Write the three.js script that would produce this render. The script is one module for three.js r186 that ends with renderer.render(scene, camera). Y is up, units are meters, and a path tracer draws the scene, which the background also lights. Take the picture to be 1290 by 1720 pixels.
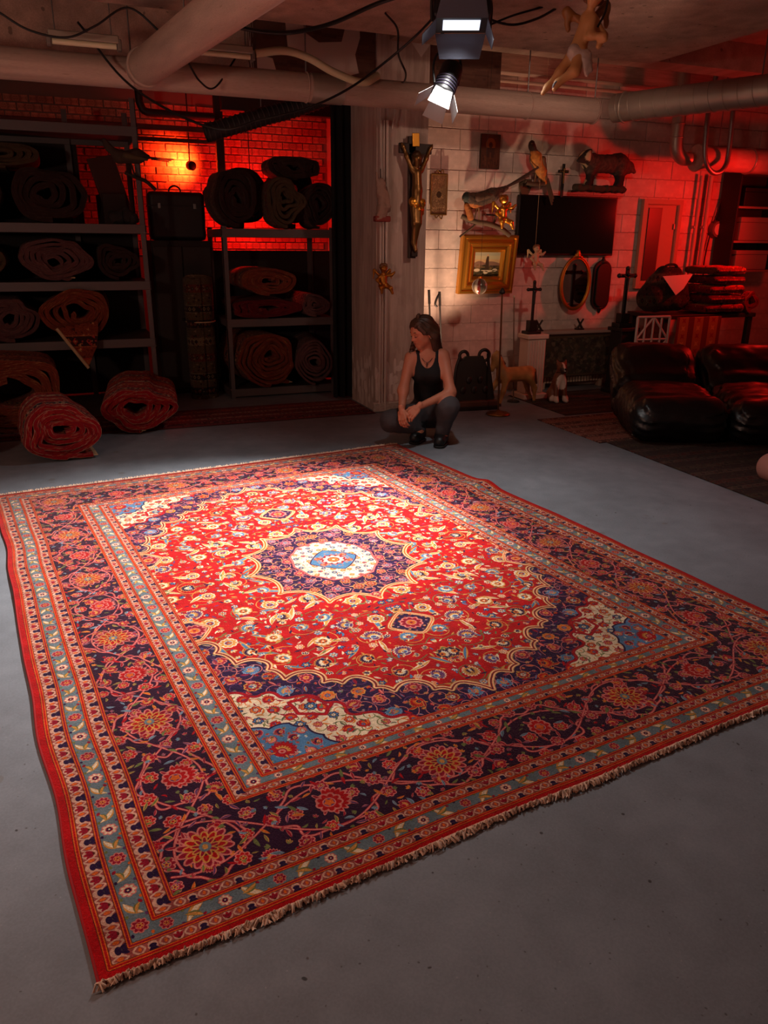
import * as THREE from 'three';
import { RoundedBoxGeometry } from 'three/addons/geometries/RoundedBoxGeometry.js';
import { mergeGeometries } from 'three/addons/utils/BufferGeometryUtils.js';
import { RectAreaLightUniformsLib } from 'three/addons/lights/RectAreaLightUniformsLib.js';
RectAreaLightUniformsLib.init();

// ---------------------------------------------------------------- camera, lights, exposure
// world: x runs along the back wall, z towards the viewer, floor at y = 0
const scene = new THREE.Scene();
scene.background = new THREE.Color(0x000000);
const R = THREE.MathUtils.degToRad;
const camera = new THREE.PerspectiveCamera(2 * Math.atan(860 / 1290) * 180 / Math.PI, 1290 / 1720, 0.05, 60);
camera.rotation.order = 'YXZ';
camera.position.set(0, 1.6, 0);
camera.rotation.set(R(-19.35), R(-22), R(0.5));
scene.add(camera);
const renderer = new THREE.WebGLRenderer({ antialias: true });
renderer.toneMapping = THREE.LinearToneMapping;
renderer.toneMappingExposure = 1.0;
renderer.shadowMap.enabled = true;

const LAMP = { led: [2.33, 2.80, -4.63], fresnel: [2.355, 2.53, -4.86] };
function spot(name, pos, target, color, intensity, angle, penumbra, radius) {
  const l = new THREE.SpotLight(color, intensity, 0, R(angle), penumbra, 2);
  l.name = name; l.position.set(...pos); l.target.position.set(...target);
  l.shadow.radius = radius; l.castShadow = true; l.shadow.mapSize.set(2048, 2048);
  scene.add(l); scene.add(l.target); l.target.name = name + '_target';
  return l;
}
function bulb(name, pos, color, intensity, radius) {
  const l = new THREE.PointLight(color, intensity, 0, 2);
  l.name = name; l.position.set(...pos); l.shadow.radius = radius; l.castShadow = true; scene.add(l); return l;
}
// colours of the lamps (linear)
const COOL = new THREE.Color().setRGB(1.0, 0.965, 0.93), WARM = new THREE.Color().setRGB(1.0, 0.62, 0.40), RED = new THREE.Color().setRGB(1.0, 0.012, 0.008), EMBER = new THREE.Color().setRGB(1.0, 0.055, 0.008), ROSE = new THREE.Color().setRGB(1.0, 0.62, 0.46), LAMPGLOW = new THREE.Color().setRGB(1.0, 0.63, 0.48);
const light = {
  fresnel: spot('fresnel_light', [2.268, 2.367, -4.818], [0.82, 0, -4.15], COOL, 100, 37, 1.0, 3),
  led: spot('led_light', [2.327, 2.778, -4.623], [1.6, 0, -3.6], COOL, 16, 74, 0.9, 5),
  wall: spot('unseen_wall_spot_light', [3.5, 2.90, -3.72], [4.2, 1.7, -7.7], ROSE, 7.5, 34, 1.0, 3),  // lamp out of view, placed to light the back wall
  up: spot('unseen_wall_uplight', [3.445, 0.262, -6.98], [3.93, 2.2, -7.75], WARM, 12.5, 33, 0.75, 2.5),  // lamp hidden behind the woman, lights wall and crucifix from below
};

// ---------------------------------------------------------------- helpers
let seed = 7;
const rnd = () => { seed = (seed + 0x6d2b79f5) | 0; let t = Math.imul(seed ^ (seed >>> 15), 1 | seed); t = (t + Math.imul(t ^ (t >>> 7), 61 | t)) ^ t; return ((t ^ (t >>> 14)) >>> 0) / 4294967296; };
const rr = (a, b) => a + (b - a) * rnd();
const taken = {};
function numbered(n) { taken[n] = (taken[n] || 0) + 1; return taken[n] === 1 ? n : n + '_' + String(taken[n] - 1).padStart(3, '0'); }
function thing(name, label, category, [x, y, z] = [0, 0, 0], turn = 0, group) {
  const o = new THREE.Group(); o.name = numbered(name); o.position.set(x, y, z); o.rotation.y = turn;
  o.userData = { label, category }; if (group) o.userData.group = group; scene.add(o); return o;
}
function part(parent, name, geo, mat, pos, rot, label) {
  const m = new THREE.Mesh(geo, mat); m.name = name;
  if (pos) m.position.set(...pos); if (rot) m.rotation.set(...rot); if (label) m.userData.label = label;
  parent.add(m); return m;
}
function single(name, label, category, geo, mat, pos, rot, group) {
  const m = part(scene, numbered(name), geo, mat, pos, rot); m.userData = { label, category }; if (group) m.userData.group = group; return m;
}
function struct(name, geo, mat, pos, label) {
  const m = part(scene, name, geo, mat, pos); m.userData = { kind: 'structure', label, category: name.replace(/_.*/, '') }; return m;
}
function M(r, g, b, rough = 0.8, extra = {}) {   // sRGB 0-255 base colour
  const m = new THREE.MeshPhysicalMaterial({ roughness: rough, ...extra }); m.color.setRGB(r / 255, g / 255, b / 255, THREE.SRGBColorSpace); return m;
}
const box = (w, h, d, r = 0) => r ? new RoundedBoxGeometry(w, h, d, 2, Math.min(r, w / 2.01, h / 2.01, d / 2.01)) : new THREE.BoxGeometry(w, h, d);
const bx = (w, h, d, x, y, z, r = 0) => box(w, h, d, r).translate(x, y, z);
const V = (a) => new THREE.Vector3(...a);
function plain(g) { g = g.index ? g.toNonIndexed() : g; for (const k of Object.keys(g.attributes)) if (!['position', 'normal', 'uv'].includes(k)) g.deleteAttribute(k); if (!g.attributes.uv) g.setAttribute('uv', new THREE.BufferAttribute(new Float32Array(g.attributes.position.count * 2), 2)); return g; }
const join = (list) => mergeGeometries(list.map(plain));
function tube(pts, r, seg = 24, rad = 8, closed = false) { return new THREE.TubeGeometry(new THREE.CatmullRomCurve3(pts.map(V), closed, 'catmullrom', 0.5), seg, r, rad, closed); }
function bar(a, b, r, r2 = r, rad = 10) {   // round bar between two points
  const A = V(a), B = V(b), g = new THREE.CylinderGeometry(r2, r, A.distanceTo(B), rad, 1);
  g.applyQuaternion(new THREE.Quaternion().setFromUnitVectors(new THREE.Vector3(0, 1, 0), B.clone().sub(A).normalize()));
  return g.translate((A.x + B.x) / 2, (A.y + B.y) / 2, (A.z + B.z) / 2);
}
const lathe = (pts, seg = 28) => new THREE.LatheGeometry(pts.map((p) => new THREE.Vector2(...p)), seg);
function canvas(w, h, draw, opt = {}) {
  const c = document.createElement('canvas'); c.width = w; c.height = h; const g = c.getContext('2d'); draw(g, w, h);
  const t = new THREE.CanvasTexture(c); t.colorSpace = opt.data ? THREE.NoColorSpace : THREE.SRGBColorSpace;
  t.wrapS = t.wrapT = opt.clamp ? THREE.ClampToEdgeWrapping : opt.mirror ? THREE.MirroredRepeatWrapping : THREE.RepeatWrapping;
  t.magFilter = THREE.LinearFilter; if (opt.noflip) t.flipY = false; if (opt.repeat) t.repeat.set(...opt.repeat); return t;
}
function vnoise(s) {   // value noise with its own seed
  const h = (x, y, z) => { let n = (x * 374761393 + y * 668265263 + z * 1274126177 + s * 974634777) | 0; n = Math.imul(n ^ (n >>> 13), 1274126177); return ((n ^ (n >>> 16)) >>> 0) / 4294967296; };
  const f = (t) => t * t * (3 - 2 * t);
  return (x, y = 0, z = 0) => {
    const X = Math.floor(x), Y = Math.floor(y), Z = Math.floor(z), a = f(x - X), b = f(y - Y), c = f(z - Z); let v = 0;
    for (let k = 0; k < 8; k++) v += h(X + (k & 1), Y + (k >> 1 & 1), Z + (k >> 2)) * (k & 1 ? a : 1 - a) * (k >> 1 & 1 ? b : 1 - b) * (k >> 2 ? c : 1 - c);
    return v * 2 - 1;
  };
}
const nz = vnoise(3);
const rgb = (c, k = 1) => `rgb(${Math.round(c[0] * k)},${Math.round(c[1] * k)},${Math.round(c[2] * k)})`;

// surface nets: meshes the zero level of a distance function
function nets(fn, lo, hi, cell, colour) {
  const n = [0, 1, 2].map((i) => Math.ceil((hi[i] - lo[i]) / cell) + 1), sx = 1, sy = n[0], sz = n[0] * n[1];
  const f = new Float32Array(n[0] * n[1] * n[2]);
  for (let k = 0, q = 0; k < n[2]; k++) for (let j = 0; j < n[1]; j++) for (let i = 0; i < n[0]; i++, q++) f[q] = fn(lo[0] + i * cell, lo[1] + j * cell, lo[2] + k * cell);
  const id = new Int32Array(f.length).fill(-1), P = [], I = [];
  for (let k = 0; k < n[2] - 1; k++) for (let j = 0; j < n[1] - 1; j++) for (let i = 0; i < n[0] - 1; i++) {
    const b = i + j * sy + k * sz; let c = 0, x = 0, y = 0, z = 0, s = 0;
    for (let m = 0; m < 8; m++) if (f[b + (m & 1) * sx + (m >> 1 & 1) * sy + (m >> 2) * sz] < 0) s++;
    if (s === 0 || s === 8) continue;
    for (let m = 0; m < 8; m++) for (let a = 1; a < 8; a <<= 1) if (!(m & a)) {
      const u = f[b + (m & 1) * sx + (m >> 1 & 1) * sy + (m >> 2) * sz], w = m | a, v = f[b + (w & 1) * sx + (w >> 1 & 1) * sy + (w >> 2) * sz];
      if ((u < 0) === (v < 0)) continue;
      const t = u / (u - v); x += (m & 1) + (a === 1 ? t : 0); y += (m >> 1 & 1) + (a === 2 ? t : 0); z += (m >> 2) + (a === 4 ? t : 0); c++;
    }
    id[b] = P.length / 3; P.push(lo[0] + (i + x / c) * cell, lo[1] + (j + y / c) * cell, lo[2] + (k + z / c) * cell);
  }
  for (let k = 1; k < n[2] - 1; k++) for (let j = 1; j < n[1] - 1; j++) for (let i = 1; i < n[0] - 1; i++) {
    const b = i + j * sy + k * sz, s0 = f[b] < 0;
    for (const [d, e, g] of [[sx, sy, sz], [sy, sz, sx], [sz, sx, sy]]) {
      if (s0 === (f[b + d] < 0)) continue;
      const q = [id[b], id[b - e], id[b - e - g], id[b - g]]; if (q.some((v) => v < 0)) continue;
      if (s0) I.push(q[0], q[1], q[2], q[0], q[2], q[3]); else I.push(q[0], q[2], q[1], q[0], q[3], q[2]);
    }
  }
  const g = new THREE.BufferGeometry(); g.setAttribute('position', new THREE.Float32BufferAttribute(P, 3)); g.setIndex(I); g.computeVertexNormals();
  const uv = new Float32Array(P.length / 3 * 2); for (let i = 0; i < P.length / 3; i++) { uv[2 * i] = P[3 * i] + P[3 * i + 2]; uv[2 * i + 1] = P[3 * i + 1]; } g.setAttribute('uv', new THREE.BufferAttribute(uv, 2));
  if (colour) { const c = new Float32Array(P.length), t = new THREE.Color(); for (let i = 0; i < P.length; i += 3) { const v = colour(P[i], P[i + 1], P[i + 2]); t.setRGB(v[0] / 255, v[1] / 255, v[2] / 255, THREE.SRGBColorSpace); c[i] = t.r; c[i + 1] = t.g; c[i + 2] = t.b; } g.setAttribute('color', new THREE.BufferAttribute(c, 3)); }
  return g;
}
const smin = (a, b, k) => { const h = Math.max(k - Math.abs(a - b), 0) / k; return Math.min(a, b) - h * h * k * 0.25; };
function cap(b) {   // tapered capsule [x y z r  x y z r]
  const [ax, ay, az, ra, bx_, by, bz, rb] = b, dx = bx_ - ax, dy = by - ay, dz = bz - az, l = dx * dx + dy * dy + dz * dz || 1e-9;
  return (x, y, z) => { const t = Math.min(1, Math.max(0, ((x - ax) * dx + (y - ay) * dy + (z - az) * dz) / l)); return Math.hypot(x - ax - dx * t, y - ay - dy * t, z - az - dz * t) - (ra + (rb - ra) * t); };
}
function bonesSdf(list, k) { const c = list.map(cap); return (x, y, z) => { let d = c[0](x, y, z); for (let i = 1; i < c.length; i++) d = smin(d, c[i](x, y, z), k); return d; }; }
function bounds(list, pad) { const lo = [9e9, 9e9, 9e9], hi = [-9e9, -9e9, -9e9]; for (const b of list) for (const o of [0, 4]) for (let i = 0; i < 3; i++) { lo[i] = Math.min(lo[i], b[o + i] - b[o + 3] - pad); hi[i] = Math.max(hi[i], b[o + i] + b[o + 3] + pad); } return [lo, hi]; }
function figure(list, k, cell, colour, warp) { const f = bonesSdf(list, k), [lo, hi] = bounds(list, cell * 2.5 + (warp ? 0.01 : 0)); return nets(warp ? (x, y, z) => f(x, y, z) + warp(x, y, z) : f, lo, hi, cell, colour); }
// ---------------------------------------------------------------- the great carpet
const RUG = { w: 3.06, l: 3.988, x: 1.165, z: -3.595, turn: 0.12 };
const RC = { red: [168, 14, 20], navy: [42, 22, 56], dark: [46, 20, 42], cream: [218, 194, 162], gold: [196, 134, 66], blue: [72, 112, 146], steel: [100, 114, 120], pink: [200, 112, 102], crimson: [138, 18, 40], orange: [206, 92, 34], green: [104, 108, 62], sky: [120, 150, 176], brown: [84, 34, 24], plum: [92, 52, 92], rose: [150, 72, 66], shell: [200, 152, 130] };
const S = 1024;
function rugArt(g, W, H) {
  const hw = RUG.w / 2, hl = RUG.l / 2, C = (n) => rgb(RC[n]);
  g.scale(S, S); g.lineJoin = g.lineCap = 'round';
  const ellipse = (x, y, a, b, r, f) => { g.fillStyle = f; g.beginPath(); g.ellipse(x, y, a, b, r, 0, 7); g.fill(); };
  const petals = (x, y, r, n, w, f, off = 0, from = 0.55) => { for (let i = 0; i < n; i++) { const a = off + i / n * Math.PI * 2; ellipse(x + Math.cos(a) * r * from, y + Math.sin(a) * r * from, r * (1 - from), r * w, a, f); } };
  function rosette(x, y, r, c, n = 8, rot = 0) {   // outline, petal, ring, eye
    petals(x, y, r * 1.1, n, 0.36, C(c[0]), rot); petals(x, y, r * 0.95, n, 0.24, C(c[1]), rot);
    ellipse(x, y, r * 0.52, r * 0.52, 0, C(c[0])); ellipse(x, y, r * 0.42, r * 0.42, 0, C(c[2])); petals(x, y, r * 0.42, 5, 0.3, C(c[3] || c[0]), rot); ellipse(x, y, r * 0.14, r * 0.14, 0, C(c[1]));
  }
  function palmette(x, y, r, rot, c) {   // fan of petals rising from a cup
    g.save(); g.translate(x, y); g.rotate(rot);
    for (const [k, col] of [[1.12, c[0]], [0.98, c[1]]]) { for (let i = -5; i <= 5; i++) { const a = -Math.PI / 2 + i * 0.3, q = r * k * (1 - Math.abs(i) * 0.035); ellipse(Math.cos(a) * q * 0.6, Math.sin(a) * q * 0.6, q * 0.42, q * 0.15, a, C(col)); } ellipse(0, r * 0.12, r * 0.52 * k, r * 0.42 * k, 0, C(col)); }
    for (let i = -3; i <= 3; i++) { const a = -Math.PI / 2 + i * 0.36; ellipse(Math.cos(a) * r * 0.42, Math.sin(a) * r * 0.42, r * 0.22, r * 0.08, a, C(c[2])); }
    ellipse(0, -r * 0.02, r * 0.33, r * 0.3, 0, C(c[0])); ellipse(0, 0, r * 0.26, r * 0.23, 0, C(c[3])); ellipse(0, r * 0.02, r * 0.12, r * 0.1, 0, C(c[1]));
    for (const s of [-1, 1]) { ellipse(s * r * 0.5, r * 0.38, r * 0.28, r * 0.1, s * 0.6, C(c[0])); ellipse(s * r * 0.5, r * 0.38, r * 0.2, r * 0.055, s * 0.6, C(c[2])); }
    g.restore();
  }
  function bud(x, y, r, rot, c) { g.save(); g.translate(x, y); g.rotate(rot); for (const i of [-1, 0, 1]) ellipse(i * r * 0.36, -r * (i ? 0.3 : 0.5), r * 0.24, r * 0.5, i * 0.55, C(c[0])); for (const i of [-1, 0, 1]) ellipse(i * r * 0.34, -r * (i ? 0.28 : 0.46), r * 0.13, r * 0.36, i * 0.55, C(c[1])); ellipse(0, r * 0.1, r * 0.24, r * 0.2, 0, C(c[2])); g.restore(); }
  function leaf(x, y, len, rot, bend, c, wid = 0.2) {   // curved serrated leaf
    g.save(); g.translate(x, y); g.rotate(rot);
    for (const [k, col] of [[1, c[0]], [0.55, c[1]]]) { const w = len * wid * k; g.fillStyle = C(col); g.beginPath(); g.moveTo(-len / 2, 0); g.quadraticCurveTo(-len * 0.1, -bend - w * 1.6, len / 2, -bend * 0.2); g.quadraticCurveTo(-len * 0.05, -bend * 0.75 + w * 0.7, -len / 2, 0); g.fill(); }
    g.restore();
  }
  function stroke(pts, w, col) { g.strokeStyle = C(col); g.lineWidth = w; g.beginPath(); g.moveTo(...pts[0]); for (let i = 1; i < pts.length - 1; i++) g.quadraticCurveTo(pts[i][0], pts[i][1], (pts[i][0] + pts[i + 1][0]) / 2, (pts[i][1] + pts[i + 1][1]) / 2); g.lineTo(...pts[pts.length - 1]); g.stroke(); }
  function spiral(x, y, r, a0, dir, w, col, turns = 1.15) { const p = []; for (let t = 0; t <= 1; t += 0.06) { const a = a0 + dir * t * turns * Math.PI * 2, q = r * (1 - t * 0.78); p.push([x + Math.cos(a) * q, y + Math.sin(a) * q]); } stroke(p, w, col); }
  const quads = (p) => { const P = new Path2D(); P.moveTo(...p[0]); for (let i = 1; i < p.length; i++) { const q = p[i]; q.length === 4 ? P.quadraticCurveTo(...q) : P.lineTo(...q); } return P; };
  const poly = (p) => { const o = [p[0]]; let c = p[0]; for (const q of p.slice(1)) { if (q.length === 2) { o.push(q); c = q; } else { for (let t = 0.125; t <= 1; t += 0.125) o.push([(1 - t) ** 2 * c[0] + 2 * t * (1 - t) * q[0] + t * t * q[2], (1 - t) ** 2 * c[1] + 2 * t * (1 - t) * q[1] + t * t * q[3]]); c = [q[2], q[3]]; } } return o; };
  const inside = (p, x, y) => { let r = false; for (let i = 0, j = p.length - 1; i < p.length; j = i++) if ((p[i][1] > y) !== (p[j][1] > y) && x < (p[j][0] - p[i][0]) * (y - p[i][1]) / (p[j][1] - p[i][1]) + p[i][0]) r = !r; return r; };
  const near = (p, x, y) => { let d = 9; for (const q of p) d = Math.min(d, Math.hypot(q[0] - x, q[1] - y)); return d; };
  const outline = (P, list) => { for (const [w, col] of list) { g.lineWidth = w; g.strokeStyle = C(col); g.stroke(P); } };
  function scatter(ok, gap, tries, draw) { const got = []; for (let t = 0; t < tries; t++) { const x = rr(-0.02, 0.92), y = rr(-0.02, 1.47); if (!ok(x, y)) continue; if (got.some((q) => Math.hypot(q[0] - x, q[1] - y) < gap)) continue; got.push([x, y]); draw(x, y, got.length); } return got; }

  // field -----------------------------------------------------
  const fx = hw - 0.63, fy = hl - 0.54;   // 0.90 x 1.454
  g.fillStyle = C('navy'); g.fillRect(0, 0, hw, hl);
  const redB = [[0, 0], [0.91, 0], [0.91, 0.57], [0.86, 0.545, 0.835, 0.585], [0.805, 0.63, 0.845, 0.67], [0.80, 0.70, 0.80, 0.79], [0.74, 0.765, 0.70, 0.81], [0.665, 0.85, 0.70, 0.89], [0.665, 0.91, 0.668, 0.985], [0.61, 0.945, 0.555, 0.985], [0.515, 1.03, 0.545, 1.075], [0.50, 1.07, 0.485, 1.115], [0.43, 1.07, 0.395, 1.12], [0.36, 1.165, 0.385, 1.20], [0.35, 1.205, 0.335, 1.255], [0.28, 1.20, 0.225, 1.235], [0.18, 1.27, 0.195, 1.315], [0.155, 1.315, 0.14, 1.35], [0.09, 1.295, 0.05, 1.345], [0.02, 1.37, 0, 1.42]];
  const redP = quads(redB), redQ = poly(redB), redLine = quads(redB.slice(2));
  const whiteB = [[0.91, 1.47], [0.91, 0.985], [0.86, 0.975, 0.84, 1.02], [0.815, 1.06, 0.79, 1.045], [0.745, 1.03, 0.735, 1.08], [0.73, 1.115, 0.69, 1.115], [0.62, 1.12, 0.61, 1.17], [0.61, 1.21, 0.575, 1.215], [0.535, 1.23, 0.55, 1.275], [0.57, 1.32, 0.52, 1.33], [0.455, 1.335, 0.45, 1.37], [0.44, 1.41, 0.40, 1.405], [0.36, 1.41, 0.335, 1.47]];
  const whiteP = quads(whiteB), whiteQ = poly(whiteB);
  const blueB = [[0.91, 1.47], [0.91, 1.225], [0.86, 1.235, 0.84, 1.262], [0.80, 1.245, 0.765, 1.262], [0.755, 1.30, 0.715, 1.305], [0.725, 1.35, 0.685, 1.38], [0.70, 1.42, 0.62, 1.47]];
  const blueP = quads(blueB), blueQ = poly(blueB);
  const star = (x0, y0, a, b, n, dep, sharp) => { const o = []; for (let i = 0; i <= 240; i++) { const t = i / 240 * Math.PI * 2, q = 1 - dep * Math.pow(Math.abs(Math.sin(t * n / 2)), sharp); o.push([x0 + Math.cos(t) * a * q, y0 + Math.sin(t) * b * q]); } return o; };
  const pathOf = (o) => { const P = new Path2D(); o.forEach((q, i) => i ? P.lineTo(...q) : P.moveTo(...q)); P.closePath(); return P; };
  const medQ = star(0, 0, 0.47, 0.53, 12, 0.17, 0.62), medP = pathOf(medQ), whQ = star(0, 0, 0.225, 0.275, 12, 0.05, 1), whP = pathOf(whQ), blQ = star(0, 0, 0.135, 0.14, 4, 0.2, 0.8), blP = pathOf(blQ);
  const penQ = star(0, 0.812, 0.108, 0.105, 4, 0.2, 1.1), penP = pathOf(penQ), hcQ = star(0.93, 0.44, 0.13, 0.105, 6, 0.1, 1), hcP = pathOf(hcQ);

  // vines and blooms of the dark ground between the red field and the corners
  const inNavy = (x, y) => x < fx + 0.01 && y < fy + 0.01 && !inside(redQ, x, y) && !inside(whiteQ, x, y) && near(redQ, x, y) > 0.014 && near(whiteQ, x, y) > 0.014;
  g.save(); g.beginPath(); g.rect(0, 0, fx, fy); g.clip();
  const N1 = ['gold', 'red', 'pink', 'blue', 'orange', 'pink', 'crimson', 'plum', 'crimson'];
  const pickN = () => N1[Math.floor(rnd() * N1.length)];
  scatter(inNavy, 0.055, 3000, (x, y) => spiral(x, y, rr(0.04, 0.07), rnd() * 6, rnd() < 0.5 ? 1 : -1, 0.0035, rnd() < 0.6 ? 'pink' : 'plum'));
  scatter((x, y) => inNavy(x, y) && near(redQ, x, y) > 0.04 && near(whiteQ, x, y) > 0.03, 0.088, 7000, (x, y, i) => i % 2 ? rosette(x, y, rr(0.025, 0.034), [['gold', 'crimson', 'blue', 'cream'], ['pink', 'crimson', 'orange', 'gold'], ['gold', 'orange', 'red', 'blue']][i % 3], 9, rnd()) : palmette(x, y, rr(0.03, 0.04), rnd() * 6, [['pink', 'crimson', 'gold', 'blue'], ['gold', 'red', 'orange', 'navy'], ['sky', 'blue', 'gold', 'orange']][i % 3]));
  scatter(inNavy, 0.032, 14000, (x, y) => rnd() < 0.55 ? bud(x, y, rr(0.010, 0.017), rnd() * 6, [pickN(), pickN(), 'green']) : leaf(x, y, rr(0.026, 0.046), rnd() * 6, rr(-0.01, 0.01), [pickN(), pickN()], 0.3));
  // red field
  g.save(); g.fillStyle = C('red'); g.fill(redP); g.clip(redP);
  const inRed = (x, y) => x < fx && y > -0.02 && inside(redQ, Math.max(x, 0.001), Math.max(y, 0.001)) && !inside(medQ, x, y) && !inside(penQ, x, y) && !inside(hcQ, x, y) && near(redQ.slice(3), x, y) > 0.022 && near(medQ, x, y) > 0.022 && near(penQ, x, y) > 0.02 && near(hcQ, x, y) > 0.02;
  const big = scatter((x, y) => inRed(x, y) && near(redQ.slice(3), x, y) > 0.045, 0.128, 2500, () => 0);
  for (const [x, y] of big) { spiral(x, y, rr(0.07, 0.10), rnd() * 6, rnd() < 0.5 ? 1 : -1, 0.0045, rnd() < 0.5 ? 'green' : 'gold', 0.9); }
  scatter(inRed, 0.085, 2500, (x, y, i) => { if (i % 2) { leaf(x, y, rr(0.09, 0.14), rnd() * 6, rr(0.008, 0.024) * (rnd() < 0.5 ? 1 : -1), i % 4 > 1 ? ['cream', 'gold'] : ['gold', 'blue'], 0.2); } else stroke([[x - 0.05, y + rr(-0.03, 0.03)], [x, y + rr(-0.03, 0.03)], [x + 0.05, y + rr(-0.03, 0.03)]], 0.0045, 'green'); });
  big.forEach(([x, y], i) => i % 3 === 0 ? rosette(x, y, rr(0.032, 0.04), [['cream', 'gold', 'blue', 'crimson'], ['gold', 'cream', 'navy', 'orange']][i % 2], 10, rnd()) : palmette(x, y, rr(0.036, 0.05), rnd() * 6, [['cream', 'gold', 'navy', 'blue'], ['gold', 'navy', 'cream', 'orange'], ['cream', 'plum', 'gold', 'blue'], ['gold', 'blue', 'cream', 'crimson']][i % 4]));
  scatter((x, y) => inRed(x, y) && near(big, x, y) > 0.05, 0.062, 3600, (x, y, i) => { const c = [['cream', 'navy', 'gold', 'orange'], ['navy', 'blue', 'cream', 'gold'], ['gold', 'cream', 'blue', 'navy'], ['cream', 'orange', 'plum', 'cream'], ['blue', 'cream', 'crimson', 'gold']][i % 5]; i % 3 ? bud(x, y, rr(0.017, 0.027), rnd() * 6, c) : rosette(x, y, rr(0.015, 0.021), c, 6, rnd()); });
  scatter((x, y) => inRed(x, y), 0.036, 4200, (x, y, i) => { const c = ['cream', 'blue', 'gold', 'green', 'navy', 'plum', 'gold'][i % 7]; leaf(x, y, rr(0.018, 0.036), rnd() * 6, rr(-0.008, 0.008), [c, c], 0.28); });
  g.restore();
  outline(redLine, [[0.026, 'gold'], [0.018, 'cream'], [0.011, 'orange'], [0.004, 'navy']]);
  // half cartouche on the long side, pendant, medallion
  for (const [P, Q, cx, cy] of [[hcP, hcQ, 0.87, 0.44], [penP, penQ, 0, 0.812]]) {
    g.fillStyle = C('navy'); g.fill(P); outline(P, [[0.02, 'gold'], [0.012, 'cream'], [0.006, 'orange']]);
    scatter((x, y) => inside(Q, x, y) && near(Q, x, y) > 0.012, 0.02, 20000, (x, y) => bud(x, y, rr(0.008, 0.013), rnd() * 6, [pickN(), pickN(), 'gold']));
    rosette(cx, cy, 0.05, ['pink', 'crimson', 'gold', 'orange'], 10);
  }
  g.fillStyle = C('navy'); g.fill(medP); outline(medP, [[0.026, 'gold'], [0.018, 'cream'], [0.01, 'orange']]);
  g.save(); g.clip(medP);
  const inMed = (x, y) => inside(medQ, x, y) && !inside(whQ, x, y) && near(medQ, x, y) > 0.018 && near(whQ, x, y) > 0.018;
  scatter(inMed, 0.05, 6000, (x, y) => spiral(x, y, rr(0.03, 0.05), rnd() * 6, 1, 0.004, rnd() < 0.6 ? 'pink' : 'gold'));
  scatter(inMed, 0.078, 8000, (x, y, i) => rosette(x, y, rr(0.022, 0.03), [['pink', 'crimson', 'plum', 'gold'], ['pink', 'plum', 'gold', 'blue'], ['gold', 'crimson', 'blue', 'orange']][i % 3], 8, rnd()));
  scatter(inMed, 0.033, 16000, (x, y) => rnd() < 0.5 ? bud(x, y, rr(0.010, 0.016), rnd() * 6, [pickN(), pickN(), 'pink']) : leaf(x, y, rr(0.02, 0.035), rnd() * 6, 0.005, [rnd() < 0.5 ? 'pink' : 'cream', 'gold'], 0.17));
  g.restore();
  g.fillStyle = C('cream'); g.fill(whP); outline(whP, [[0.013, 'crimson'], [0.006, 'pink']]);
  g.save(); g.clip(whP);
  const inWh = (x, y) => inside(whQ, x, y) && !inside(blQ, x, y) && near(whQ, x, y) > 0.012;
  scatter(inWh, 0.04, 9000, (x, y, i) => rosette(x, y, rr(0.012, 0.018), [['crimson', 'pink', 'gold', 'navy'], ['navy', 'blue', 'gold', 'cream'], ['orange', 'gold', 'crimson', 'cream']][i % 3], 7, rnd()));
  scatter(inWh, 0.02, 20000, (x, y, i) => leaf(x, y, rr(0.014, 0.026), rnd() * 6, 0.004, [['crimson', 'crimson'], ['navy', 'blue'], ['gold', 'green'], ['plum', 'pink']][i % 4], 0.2));
  g.restore();
  g.fillStyle = C('blue'); g.fill(blP); outline(blP, [[0.006, 'navy']]);
  for (const a of [0.5, 2.6]) rosette(Math.cos(a) * 0.085, Math.sin(a) * 0.085, 0.02, ['crimson', 'orange', 'gold', 'red'], 6);
  rosette(0, 0, 0.062, ['crimson', 'cream', 'gold', 'orange'], 10); for (let i = 0; i < 14; i++) { const a = rnd() * 1.5, q = rr(0.06, 0.1); bud(Math.cos(a) * q, Math.sin(a) * q, 0.009, rnd() * 6, ['cream', 'crimson', 'gold']); }
  // corner pieces
  g.fillStyle = C('cream'); g.fill(whiteP); outline(whiteP, [[0.016, 'crimson'], [0.006, 'red']]);
  g.save(); g.clip(whiteP);
  const inW2 = (x, y) => inside(whiteQ, x, y) && !inside(blueQ, x, y) && near(whiteQ, x, y) > 0.014 && near(blueQ, x, y) > 0.012;
  scatter(inW2, 0.05, 5000, (x, y) => spiral(x, y, rr(0.025, 0.04), rnd() * 6, 1, 0.0035, rnd() < 0.5 ? 'green' : 'orange', 0.8));
  scatter(inW2, 0.055, 8000, (x, y, i) => i % 2 ? rosette(x, y, rr(0.016, 0.022), [['navy', 'blue', 'gold', 'cream'], ['crimson', 'pink', 'orange', 'gold'], ['crimson', 'orange', 'blue', 'cream']][i % 3], 7, rnd()) : palmette(x, y, rr(0.022, 0.03), rnd() * 6, ['crimson', 'red', 'orange', 'blue']));
  scatter(inW2, 0.024, 16000, (x, y, i) => leaf(x, y, rr(0.018, 0.036), rnd() * 6, 0.006, [['orange', 'gold'], ['navy', 'green'], ['crimson', 'crimson'], ['gold', 'orange'], ['green', 'green']][i % 5], 0.2));
  for (const [bxx, byy] of [[0.655, 1.20]]) { const P = pathOf(star(bxx, byy, 0.085, 0.06, 5, 0.22, 1)); g.save(); g.translate(bxx, byy); g.rotate(-0.75); g.translate(-bxx, -byy); outline(P, [[0.016, 'crimson'], [0.007, 'red']]); g.restore(); rosette(bxx, byy, 0.024, ['navy', 'blue', 'gold', 'cream'], 8); }
  g.restore();
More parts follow.
